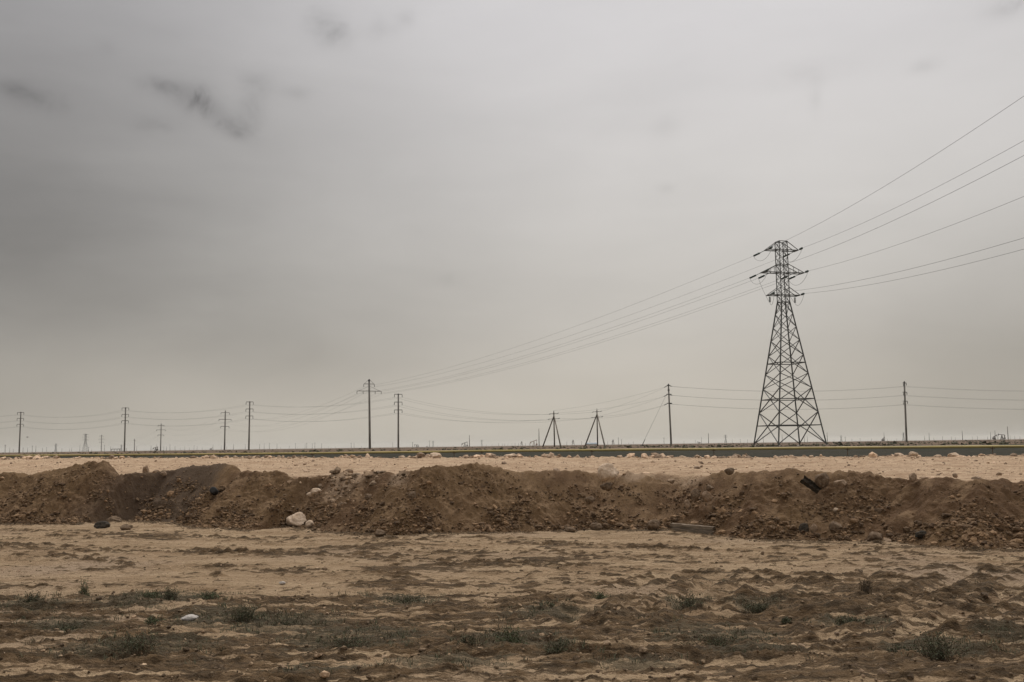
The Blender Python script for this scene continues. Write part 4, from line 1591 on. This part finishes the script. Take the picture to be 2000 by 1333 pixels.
mb.tube([np.array([0, 0, 0.2]), G_top - GP], 0.035, 5)
mb.build("wire", M["wire"], root, True)
mb = MB()
gd = (G_top - GP)
mb.tube([gd * -0.02, gd * 0.13], [0.12, 0.07], 7)
mb.bar(np.array([-0.5, 0.0, 0.1]), np.array([0.4, 0, 0.25]), 0.25)
mb.build("anchor_rod", M["armsteel"], root)

C2 = pole(1770.5, 1766, 747, 310, [(748.5, 0.62, 0.75, (1,)), (766.5, 0.72, 0.75, (1,)), (784, 0.78, 0.75, (1,))],
          "single upright concrete pole with short side arms right of the pylon", GB, 0.32, 0.24, adir=(0.97, 0.25), lw=1.2, cap=True)
for yr in (751, 769, 787):
    c = at(1766, yr, 310) - C2[1]
    a = c + np.array([-0.32, -0.2, 0.15])
    insulator(None, a, a + np.array([0, 0, -0.75]), C2[0], 4, 0.14, 0.06, 0.1, 1.0)

# ------------------------------------------------------------------ wires of line A beyond the pylon
fars = [("top", -1, A1[3][0][0], "upper left strand"), ("top", 1, A1[3][0][1], "upper right strand"),
        ("middle", -1, A1[3][1][0], "outer left strand"), ("inner", -1, A1[3][1][1], "inner left strand"),
        ("inner", 1, A1[3][1][2], "inner right strand"), ("middle", 1, A1[3][1][3], "outer right strand")]
a2e = [A2[3][0][0], A2[3][0][1], A2[3][1][0], A2[3][2][0], A2[3][2][1], A2[3][1][1]]
a3e = [A3[3][0][0], A3[3][0][1], A3[3][1][0], A3[3][2][0], A3[3][2][1], A3[3][1][1]]
a4e = [A4[3][0][0], A4[3][0][1], A4[3][1][0], A4[3][2][0], A4[3][2][1], A4[3][1][1]]
for (nm, side, e, lb), e2, e3, e4 in zip(fars, a2e, a3e, a4e):
    A = TB + anch[nm, side, "far"]
    wire("power_line_wire", [(A, e, 2.6), (e, e2, 6.0), (e2, e3, 5.5), (e3, e4, 9.0)], 0.015,
         lb + " of the line from the pylon's far side down to the tallest pole", "wires between the pylon and the tallest pole")
# wires of line B
off_l = [at(-160, yy_, 470) for yy_ in (817, 829, 841)]
lev = ("top", "middle", "bottom")
for k in range(3):
    for j, sd in ((0, "left arm ends"), (1, "right arm ends")):
        chain = []
        e0 = BP[0][3][k][j]
        chain.append((e0, at(-170 + j * 2, (811, 825, 838)[k], 466), 1.2))
        for a_, b_ in zip(BP[:-1], BP[1:]):
            chain.append((a_[3][k][j], b_[3][k][j], 1.9))
        if k == 0:
            dst = T1[3][0][0] if j == 0 else T2[3][0][0]
        elif k == 1:
            dst = T1[3][1][0] if j == 0 else T2[3][1][0]
        else:
            dst = T1[3][1][1] if j == 0 else T2[3][1][1]
        chain.append((BP[3][3][k][j], dst, 2.0 if j == 0 else 2.6))
        wire("power_line_wire", chain, 0.018, f"{lev[k]} wire strung between the {sd} of the three-armed plain poles", "wires along the plain poles")
LB2 = [("upper wire climbing from the left tripod pole to the leaning pole's top", T1[3][2], strains1[0][0], 0.7),
       ("upper wire climbing from the right tripod pole to the leaning pole's top", T2[3][0][1], strains1[0][0] + np.array([0, 0.3, -0.1]), 0.5),
       ("middle wire climbing from the left tripod pole to the leaning pole", T1[3][0][1], strains1[1][0] + np.array([0, 0.3, -0.1]), 0.8),
       ("middle wire climbing from the right tripod pole to the leaning pole", T2[3][1][0], strains1[1][0], 0.5),
       ("lowest wire from the left tripod pole up to the leaning pole's bottom arm", T1[3][1][1], strains1[2][0] + np.array([0, 0.3, -0.1]), 1.6),
       ("lowest wire from the right tripod pole up to the leaning pole's bottom arm", T2[3][1][1], strains1[2][0], 0.5)]
for lb, a_, b_, sg in LB2:
    wire("power_line_wire", [(a_, b_, sg)], 0.017, lb, "wires from the tripod poles to the leaning pole")
for k in range(3):
    a_ = strains1[k][1]
    b_ = at(1764, (755, 772.5, 790.5)[k], 310)
    c_ = at(1770, (755, 772.5, 790.5)[k], 310)
    d_ = at(2330, (752, 770, 788)[k], 325)
    for j, sd in ((0, "front"), (1, "rear")):
        dd = np.array([0, 0.0 if j == 0 else 1.2, 0.0 if j == 0 else -0.1])
        wire("power_line_wire", [(a_ + dd * 0.3, b_ + dd, 1.5), (b_ + dd, c_ + dd, 0.0), (c_ + dd, d_ + dd, 1.7)], 0.018,
             f"{lev[k]} {sd} wire from the leaning pole behind the pylon to the right", "wires crossing behind the pylon")


# ------------------------------------------------------------------ distant things on the skyline
def small_pylon(px, ytop, H, label):
    skyl = 884.4 - 0.0133 * px
    Y = H * F / (skyl - ytop)
    B = stand(px, Y)
    root = empty("far_pylon", B)
    tag(root, label, "pylon", "small far pylons on the skyline")
    th = max(0.14, 0.00015 * Y)
    bw, tw = H * 0.13, H * 0.035
    zw = H * 0.6
    mb = MB()
    cs = [(1, 1), (-1, 1), (-1, -1), (1, -1)]
    f = lambda i, z: np.array([cs[i % 4][0] * (bw + (tw - bw) * min(z, zw) / zw), cs[i % 4][1] * (bw + (tw - bw) * min(z, zw) / zw), z])
    for i in range(4):
        mb.bar(f(i, -0.5), f(i, zw), th)
        mb.bar(f(i, zw), f(i, H), th)
        lv = [0, H * .25, H * .42, H * .52, zw, H * .7, H * .8, H * .9, H]
        for a, b in zip(lv[:-1], lv[1:]):
            mb.bar(f(i, a), f(i + 1, b), th * 0.6)
            mb.bar(f(i + 1, a), f(i, b), th * 0.6)
    mb.build("lattice_body", M["steel"], root)
    for z, w in ((H * 0.97, .14), (H * 0.82, .18), (H * 0.67, .14)):
        mb = MB()
        mb.bar((-H * w, 0, z), (H * w, 0, z), th * 1.3)
        for s_ in (-1, 1):
            mb.bar((s_ * H * w, 0, z), (s_ * H * w, 0, z - H * 0.05), th)
        mb.build("cross_arm", M["steel"], root)
    return root


small_pylon(166.5, 847.5, 30, "largest of the small far lattice pylons, left, between two plain poles")
small_pylon(109, 867, 28, "small faint far pylon left of the largest far one")
small_pylon(237, 869, 26, "tiny far pylon close left of the second plain pole")
small_pylon(846, 861.5, 24, "thin small far pylon right of the plain pole beside the tallest pole")
small_pylon(941, 859.5, 24, "thin small far pylon left of the left tripod pole")
small_pylon(1417.5, 849.5, 26, "small far pylon just left of the big pylon's foot")
small_pylon(1643, 851, 24, "tiny far pylon just right of the big pylon's foot")
small_pylon(1767 - 2, 845, 24, "tiny far pylon half hidden behind the single right-hand pole")


def pumpjack(px, ytop, W, label, mat="pump", flip=1, H=6.5, tilt=0.25):
    skyl = 884.4 - 0.0133 * px
    Y = H * F / (skyl - ytop)
    B = stand(px, Y)
    root = empty("oil_pump", B)
    tag(root, label, "oil pump", "nodding oil pumps on the skyline")
    th = 0.3 + 0.0002 * Y
    S = W / 9.0
    piv = np.array([0, 0, H * 0.8])

    def b(x, z):
        c, s_ = math.cos(tilt), math.sin(tilt)
        return np.array([flip * S * (x * c - z * s_), 0, piv[2] + (x * s_ + z * c)])
    mb = MB()
    mb.bar((-flip * S * 4.0, 0, 0.3), (flip * S * 2.2, 0, 0.3), 1.6, 0.5)
    mb.build("base", M[mat], root)
    mb = MB()
    for s_ in (-1, 1):
        mb.bar((flip * S * 1.4, s_ * 0.8, 0.4), piv, th)
        mb.bar((-flip * S * 1.2, s_ * 0.8, 0.4), piv, th)
    mb.bar((-flip * S * 0.8, 0, H * .3), (flip * S * 1.0, 0, H * .3), th * .7)
    mb.build("samson_post", M[mat], root)
    mb = MB()
    mb.bar(b(-3.9, 0.15), b(3.9, 0.15), 0.55, 0.75)
    mb.build("walking_beam", M[mat], root)
    mb = MB()
    hd = [b(3.7, 0.9), b(4.5, 0.75), b(4.95, 0.0), b(4.75, -0.9), b(4.2, -1.7), b(3.8, -0.8)]
    n = len(hd)
    vs = [h_ + np.array([0, y_, 0]) for y_ in (-0.35, 0.35) for h_ in hd]
    mb.add(vs, [tuple(range(n)), tuple(range(n, 2 * n))[::-1]] + [(i, i + n, (i + 1) % n + n, (i + 1) % n) for i in range(n)])
    mb.build("horse_head", M[mat], root)
    mb = MB()
    e = b(-3.6, 0)
    cr = np.array([-flip * S * 3.2, 0, 1.9])
    for s_ in (-1, 1):
        mb.bar(e + np.array([0, s_ * .6, 0]), cr + np.array([0, s_ * .6, 0]), th * .8)
    mb.tube([cr + np.array([0, -0.9, 0]), cr + np.array([0, 0.9, 0])], 1.15, 12)
    mb.build("crank", M[mat], root)
    mb = MB()
    hx = b(4.9, -0.2)
    mb.tube([hx, np.array([hx[0], 0, 0.2])], 0.1 + 0.00006 * Y, 5)
    mb.build("polished_rod", M[mat], root)
    return root


pumpjack(1043, 859, 9.6, "largest orange-brown oil pump close left of the left tripod pole", "pump_o", -1, 7.5, -0.38)
pumpjack(908, 863, 9.5, "oil pump with raised beam beside a thick mast, left of the tripod poles", "pump", -1, 7, -0.38)
pumpjack(814, 868, 9, "small oil pump right of the plain pole beside the tallest pole", "pump", -1, 6, 0.1)
pumpjack(304, 872.5, 8.5, "small dark oil pump close left of the small far drooping-armed pole", "pump", -1, 6.5, -0.3)
pumpjack(1957, 846.5, 9.5, "dark oil pump near the right edge, left of a tall mast", "pump", -1, 8, 0.15)
pumpjack(1943, 850, 6, "smaller oil pump touching the left of the dark right-edge pump", "pump", 1, 6, 0.3)
pumpjack(1725, 855, 6, "tiny oil pump under a mast left of the single right-hand pole", "pump", 1, 6, 0.5)
pumpjack(1365, 863, 9, "tiny oil pump between the leaning pole and the pylon", "pump", -1, 4.5, 0.1)
pumpjack(413, 875, 8, "tiny oil pump left of the dark drooping-armed pole", "pump", 1, 5, 0.25)
pumpjack(834, 871.5, 6, "very small oil pump right of the small central one", "pump", 1, 3.5, 0.3)


def derrick(px, ytop, H, label):
    skyl = 884.4 - 0.0133 * px
    Y = H * F / (skyl - ytop)
    B = stand(px, Y)
    root = empty("well_derrick", B)
    tag(root, label, "derrick", "small far derricks")
    mb = MB()
    th = 0.00035 * Y
    for sx, sy in ((1, 1), (-1, 1), (-1, -1), (1, -1)):
        mb.bar((sx * H * .2, sy * H * .2, 0), (sx * H * .04, sy * H * .04, H), th)
    for z in (0.3, 0.55, 0.8):
        w = H * (.2 - .16 * z)
        for a, b in (((1, 1), (-1, 1)), ((-1, 1), (-1, -1)), ((-1, -1), (1, -1)), ((1, -1), (1, 1))):
            mb.bar((a[0] * w, a[1] * w, z * H), (b[0] * w, b[1] * w, z * H), th * .8)
    mb.build("frame", M["pump"], root)
    mb = MB()
    mb.bar((-H * .25, 0, H * .55), (H * .12, 0, H * .8), th * 1.5)
    mb.build("beam", M["pump"], root)


derrick(1119.5, 859, 9, "small far derrick between the two tripod poles")
derrick(1197.5, 858.5, 9, "small far derrick just right of the right tripod pole")
derrick(1019, 862, 9, "faint far derrick left of the orange-brown oil pump")


# thin poles and masts in the oil field
def far_pole_proto(arm):
    root = empty("far_pole", (0, 0, 0))
    mb = MB()
    mb.tube([(0, 0, -0.05), (0, 0, 0.5), (0, 0, 1.0)], [0.021, 0.018, 0.014], 6)
    sh = mb.build("shaft", M["woodpole"], root, True)
    if arm:
        mb = MB()
        mb.bar((-0.09, 0, 0.9), (0.09, 0, 0.9), 0.02)
        mb.bar((-0.06, 0, 0.8), (0.06, 0, 0.8), 0.016)
        mb.build("cross_arm", M["armsteel"], root)
    return root


FP = [(10, 868), (19, 874), (26, 877), (45, 874), (54, 874), (63, 870), (70, 870), (83, 875), (91, 873), (121, 875), (136, 876), (140, 874),
      (156, 868), (173, 873), (179, 876), (204, 869), (216, 872), (247, 875), (267, 871), (295, 870), (306, 867), (320, 871), (325, 872),
      (332, 867), (342, 872), (352, 875), (361, 872), (370, 874), (379, 870), (385, 872), (395, 873), (416, 868), (432, 870), (443, 871),
      (456, 867), (479, 867), (507, 867), (516, 866), (526, 865), (541, 866), (548, 873), (565, 871), (577, 865), (581, 873), (596, 867),
      (599, 865), (610, 866), (615, 864), (628, 866), (642, 872), (655, 872), (686, 865), (691.5, 864), (706, 871), (767, 864), (806, 863),
      (839, 860), (854, 870), (865, 871), (885, 870), (950, 868), (961, 868), (974, 865), (981, 866), (986, 866), (992, 866), (1000, 866),
      (1006, 865), (1013, 865), (1026, 865), (1034, 865), (1107, 863), (1136, 862), (1152, 861), (1187, 861), (1208, 854), (1214, 858),
      (1228, 864), (1237, 862), (1297, 854), (1336, 861), (1358, 859), (1370, 853), (1430, 857), (1446, 857), (1460, 858), (1491, 852), (1528, 848),
      (1553, 858), (1571, 851), (1577, 852), (1629, 859), (1651, 853), (1664, 857), (1680, 856), (1702, 856), (1733, 856), (1751, 856),
      (1806, 851), (1824, 854), (1841, 852), (1858, 853), (1866, 854), (1899, 852), (1909, 852), (1929, 852), (1973, 850), (1982, 851), (1992, 852)]
MASTS = [(917, 850, "thick far mast right of the oil pump with raised beam"), (1053, 837, "tall mast between the orange-brown pump and the left tripod pole"),
         (1384, 846, "thick short mast between the leaning pole and the big pylon"), (1616, 845, "thin mast at the right foot of the big pylon"),
         (1727, 845, "mast rising over the tiny oil pump left of the single right-hand pole"),
         (1815, 845, "thin mast right of the single right-hand pole"), (1880, 841, "mast on the low heap near the right edge"),
         (1935, 844, "thin mast left of the two right-edge oil pumps"), (1944, 840.5, "mast directly behind the smaller right-edge pump"),
         (1969, 832.5, "tallest far mast, right of the dark right-edge oil pump")]
BINS = [(0, 140, "left of the largest far pylon"), (140, 244, "between the largest far pylon and the second plain pole"),
        (244, 440, "between the second plain pole and the dark drooping-armed pole"), (440, 490, "between the drooping-armed pole and the third plain pole"),
        (490, 722, "between the third plain pole and the tallest pole"), (722, 930, "between the tallest pole and the oil pump with raised beam"),
        (930, 1060, "just left of the left tripod pole"), (1060, 1190, "around the tripod poles"),
        (1190, 1311, "between the right tripod pole and the leaning pole"), (1311, 1475, "between the leaning pole and the big pylon"),
        (1475, 1620, "seen through the big pylon's legs"), (1620, 1770, "between the big pylon and the single right-hand pole"),
        (1770, 2001, "right of the single right-hand pole")]
protos = [far_pole_proto(True), far_pole_proto(False)]
first = [True, True]
rgp = random.Random(3)


def place_far(px, ytop, arm, label, group, thick=1.0, H=9.5, name=None):
    skyl = 884.4 - 0.0133 * px
    Y = H * F / max(2.0, skyl - ytop)
    B = stand(px, Y)
    k = 0 if arm else 1
    pr = protos[k]
    if first[k]:
        o = pr
        first[k] = False
    else:
        o = pr.copy()
        COL.objects.link(o)
        for ch in pr.children:
            c = ch.copy()
            COL.objects.link(c)
            c.parent = o
    o.location = tuple(B)
    w = H * thick * (0.75 + 0.00045 * Y)
    o.scale = (w, w, H)
    o.rotation_euler = (0, 0, rgp.uniform(-0.7, 0.7))
    tag(o, label, "pole", group)
    if name:
        o.name = name
    return o


for i, (a, yt) in enumerate(FP):
    bn = next(q[2] for q in BINS if q[0] <= a < q[1])
    place_far(a, yt, rgp.random() < 0.45, "tiny far-off skyline pole " + bn, "tiny far-off poles on the skyline", rgp.uniform(0.8, 1.2))
for a, yt, lb in MASTS:
    place_far(a, yt, False, lb, "far masts of the oil field", 1.0, 20, "far_mast")

# low blue-roofed shed far between the tripod poles
Bs = stand(1156, 1500)
root = empty("far_shed", Bs)
tag(root, "low far shed with a faded blue roof between the legs of the right tripod pole", "shed")
mb = MB()
mb.box((0, 0, 1.0), (17, 8, 2.0))
mb.build("wall", M["wallpaint"], root)
mb = MB()
vs = [(-9, -4.5, 2.0), (9, -4.5, 2.0), (9, 4.5, 2.0), (-9, 4.5, 2.0), (-9, 0, 3.6), (9, 0, 3.6)]
mb.add(vs, [(0, 1, 5, 4), (2, 3, 4, 5), (1, 2, 5), (3, 0, 4), (0, 3, 2, 1)])
mb.build("roof", M["bluepaint"], root)

# low pipe frame seen on the left skyline
Bs = stand(226, 1400)
root = empty("pipe_rack", Bs)
tag(root, "low far pipe rack on the skyline left of the second plain pole", "pipe rack")
mb = MB()
for x_ in (-5.5, -2, 2, 5.5):
    mb.bar((x_, 0, 0), (x_, 0, 3.2), 0.5)
mb.build("post", M["pump"], root)
mb = MB()
mb.bar((-7, 0, 3.2), (7, 0, 3.2), 0.7)
mb.build("beam", M["pump"], root)

# a bird
Bd = at(54, 854.5, 260)
root = empty("bird", Bd)
tag(root, "small dark bird flying right of the leftmost plain pole", "bird")
mb = MB()
mb.tube([(-0.28, 0, 0), (-0.12, 0, 0.02), (0.05, 0, 0.03), (0.2, 0, 0.03), (0.28, 0, 0.02)], [0.02, 0.07, 0.08, 0.05, 0.015], 8)
mb.build("body", M["bird"], root, True)
for s_ in (-1, 1):
    mb = MB()
    mb.add([(0.1, 0.04 * s_, 0.05), (-0.08, 0.04 * s_, 0.05), (-0.1, 0.3 * s_, 0.16), (0.08, 0.3 * s_, 0.17), (-0.12, 0.55 * s_, 0.1),
            (0.1, 0.04 * s_, 0.035), (-0.08, 0.04 * s_, 0.035), (-0.1, 0.3 * s_, 0.145), (0.08, 0.3 * s_, 0.155)],
           [(0, 1, 2, 3), (3, 2, 4), (8, 7, 6, 5), (4, 7, 8), (0, 3, 8, 5), (1, 6, 7, 2), (3, 4, 8), (2, 7, 4)])
    mb.build("wing", M["bird"], root)

# ------------------------------------------------------------------ sky
HAZE = 0.00008
SUN_EL, SUN_AZ = math.radians(52), math.radians(18)       # behind the cloud, ahead and a little right
world = bpy.data.worlds.new("World")
scene.world = world
world.use_nodes = True
t = NT(world.node_tree)
dirv = t.n("ShaderNodeTexCoord").outputs["Generated"]
sky = t.n("ShaderNodeTexSky", sky_type="NISHITA")
sky.sun_disc = False
sky.sun_elevation = SUN_EL
sky.sun_rotation = SUN_AZ
sky.dust_density = 3.0
sep = t.n("ShaderNodeSeparateXYZ")
t.link(dirv, sep.inputs[0])
wn = t.n("ShaderNodeTexNoise")
t.link(t.mapping(dirv, (1, 1, 1.8)), wn.inputs["Vector"])
wn.inputs["Scale"].default_value = 2.6
wn.inputs["Detail"].default_value = 6
wn.inputs["Roughness"].default_value = 0.5
warp = t.vmath("MULTIPLY", t.vmath("SUBTRACT", wn.outputs["Color"], (0.5, 0.5, 0.5)), (0.20, 0.20, 0.09))
dw = t.vmath("ADD", dirv, warp)


def unit(px, py):
    d = ray(px, py)
    return tuple(float(v) for v in d / np.linalg.norm(d))


def lobe(px, py, sx, sy, vec):
    c = unit(px, py)
    d = t.vmath("SUBTRACT", vec, c)
    d = t.vmath("MULTIPLY", d, (F / sx, F / max(sx, 300), F / sy))
    r2 = t.vmath("DOT_PRODUCT", d, d)
    return t.math("EXPONENT", t.math("MULTIPLY", r2, -0.5))


# elevation profile of the cloud deck (linear radiance)
up_z = t.math("MAXIMUM", sep.outputs["Z"], 0.0)
cr = t.n("ShaderNodeValToRGB")
cr.color_ramp.interpolation = "B_SPLINE"
els = cr.color_ramp.elements
els[0].position, els[0].color = 0.0, (0.50, 0.472, 0.395, 1)
els[1].position, els[1].color = 1.0, (1.15, 1.135, 1.11, 1)
for pos, c in ((0.05, (0.505, 0.475, 0.408)), (0.12, (0.515, 0.497, 0.45)), (0.22, (0.535, 0.526, 0.494)), (0.36, (0.512, 0.509, 0.504)), (0.46, (0.50, 0.50, 0.502)), (0.62, (0.72, 0.715, 0.70))):
    e = els.new(pos)
    e.color = (*c, 1)
t.link(up_z, cr.inputs[0])
col = cr.outputs[0]
LOBES = [(-140, 460, 380, 150, -0.31), (100, 360, 360, 220, -0.13), (420, 610, 330, 70, -0.10), (-80, 20, 400, 280, -0.32), (2150, 780, 300, 220, -0.3), (-20, 800, 300, 60, -0.2),
         (640, 480, 260, 160, -0.07), (720, 670, 300, 40, -0.05), (1560, 420, 500, 180, 0.10), (1150, 90, 420, 200, 0.09), (1800, 180, 260, 200, 0.08), (1000, 780, 600, 60, 0.05), (620, 790, 300, 40, 0.05)]
fac = 1.0
for a, b, sx, sy, am in LOBES:
    fac = t.math("ADD", fac, t.math("MULTIPLY", lobe(a, b, sx, sy, dw), am))
st = t.noise(t.mapping(dirv, (1.0, 1.0, 4.5)), 3.2, 7, 0.52, 0.5)
fac = t.math("ADD", fac, t.math("MULTIPLY", t.math("SUBTRACT", st, 0.5), 0.20))
st2 = t.noise(t.mapping(dirv, (1.0, 1.0, 2.2)), 9.0, 6, 0.55, 0.6)
fac = t.math("ADD", fac, t.math("MULTIPLY", t.math("SUBTRACT", st2, 0.5), 0.085))
# torn dark scraps of low cloud
wisp = t.noise(t.mapping(dirv, (1, 1, 1.2), (0.0, 0.6, 0.0)), 21.0, 6, 0.6, 0.35)
wm = t.ramp(wisp, 0.40, 0.62)
fwarp = t.vmath("ADD", dirv, t.vmath("MULTIPLY", t.vmath("SUBTRACT", wn.outputs["Color"], (0.5, 0.5, 0.5)), (0.016, 0.016, 0.016)))
mask = 0.0
for a, b, sx, sy, am in ((630, 38, 24, 18, 0.9), (652, 62, 24, 16, 1.0), (745, 55, 22, 13, 0.5), (308, 160, 24, 8, 0.7), (348, 172, 26, 11, 1.0), (385, 190, 22, 13, 1.1), (412, 212, 20, 13, 1.1), (440, 236, 18, 12, 1.0), (464, 258, 14, 9, 0.8), (490, 222, 16, 26, 0.8), (502, 165, 20, 14, 0.55), (20, 170, 26, 9, 0.7), (62, 192, 30, 12, 0.8),
                         (300, 245, 34, 12, 0.35), (1570, 150, 34, 16, 0.5), (1594, 185, 9, 20, 0.5), (1975, 8, 24, 12, 0.9), (1810, 128, 18, 8, 0.5), (1300, 250, 20, 14, 0.3), (880, 545, 22, 9, 0.3), (1300, 372, 12, 6, 0.35), (795, 35, 13, 10, 0.5), (580, 180, 20, 9, 0.4), (205, 95, 10, 8, 0.4)):
    mask = t.math("ADD", mask, t.math("MULTIPLY", lobe(a, b, sx, sy, fwarp), am))
wsub = t.math("MULTIPLY", t.math("MULTIPLY", mask, t.math("ADD", t.math("MULTIPLY", wm, 0.62), 0.38)), -0.25)
fac = t.math("MAXIMUM", t.math("ADD", fac, wsub), 0.12)
# broad bright patch added near the veiled sun, above the frame, for ground contrast
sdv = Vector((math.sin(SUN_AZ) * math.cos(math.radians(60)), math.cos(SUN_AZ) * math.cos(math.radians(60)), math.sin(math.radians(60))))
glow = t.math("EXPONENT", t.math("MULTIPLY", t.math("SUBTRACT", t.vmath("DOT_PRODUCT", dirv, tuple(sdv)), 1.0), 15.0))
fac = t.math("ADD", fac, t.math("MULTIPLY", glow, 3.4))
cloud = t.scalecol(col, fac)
clear = t.scalecol(sky.outputs[0], 0.08)
cloud = t.vmath("MULTIPLY", cloud, (1.005, 0.982, 0.992))
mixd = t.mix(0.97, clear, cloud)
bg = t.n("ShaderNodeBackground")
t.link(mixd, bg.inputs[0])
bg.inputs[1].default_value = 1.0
out = t.n("ShaderNodeOutputWorld")
t.link(bg.outputs[0], out.inputs[0])

sd = bpy.data.lights.new("sun", "SUN")
sd.energy = 1.5
sd.angle = math.radians(12)
sd.color = (1.0, 0.95, 0.88)
so = bpy.data.objects.new("sun", sd)
COL.objects.link(so)
sv = Vector((math.sin(SUN_AZ) * math.cos(SUN_EL), math.cos(SUN_AZ) * math.cos(SUN_EL), math.sin(SUN_EL)))
so.rotation_euler = sv.to_track_quat("Z", "Y").to_euler()
so.location = (0, 0, 60)

# ------------------------------------------------------------------ air
hz, t = new_mat("haze_air")
pv = t.n("ShaderNodeVolumePrincipled")
pv.inputs["Color"].default_value = (0.86, 0.84, 0.79, 1)
pv.inputs["Density"].default_value = HAZE
pv.inputs["Anisotropy"].default_value = 0.3
oo = t.n("ShaderNodeOutputMaterial")
t.link(pv.outputs[0], oo.inputs["Volume"])
mb = MB()
mb.box((0, 0, 22.0), (26000, 26000, 54.0))
ob = mb.build("haze", hz, None, False)
tag(ob, kind="stuff")

# ------------------------------------------------------------------ render settings
vs_ = scene.view_settings
scene.display_settings.display_device = "sRGB"
vs_.view_transform = "Standard"
vs_.look = "None"
vs_.exposure = 0.0
vs_.gamma = 1.0
scene.render.engine = "CYCLES"
scene.cycles.use_denoising = True
scene.cycles.denoiser = "OPENIMAGEDENOISE"
scene.cycles.denoising_input_passes = "RGB_ALBEDO_NORMAL"
scene.cycles.denoising_prefilter = "ACCURATE"
scene.cycles.denoising_quality = "HIGH"
scene.cycles.max_bounces = 5
scene.cycles.diffuse_bounces = 3
scene.cycles.transparent_max_bounces = 4
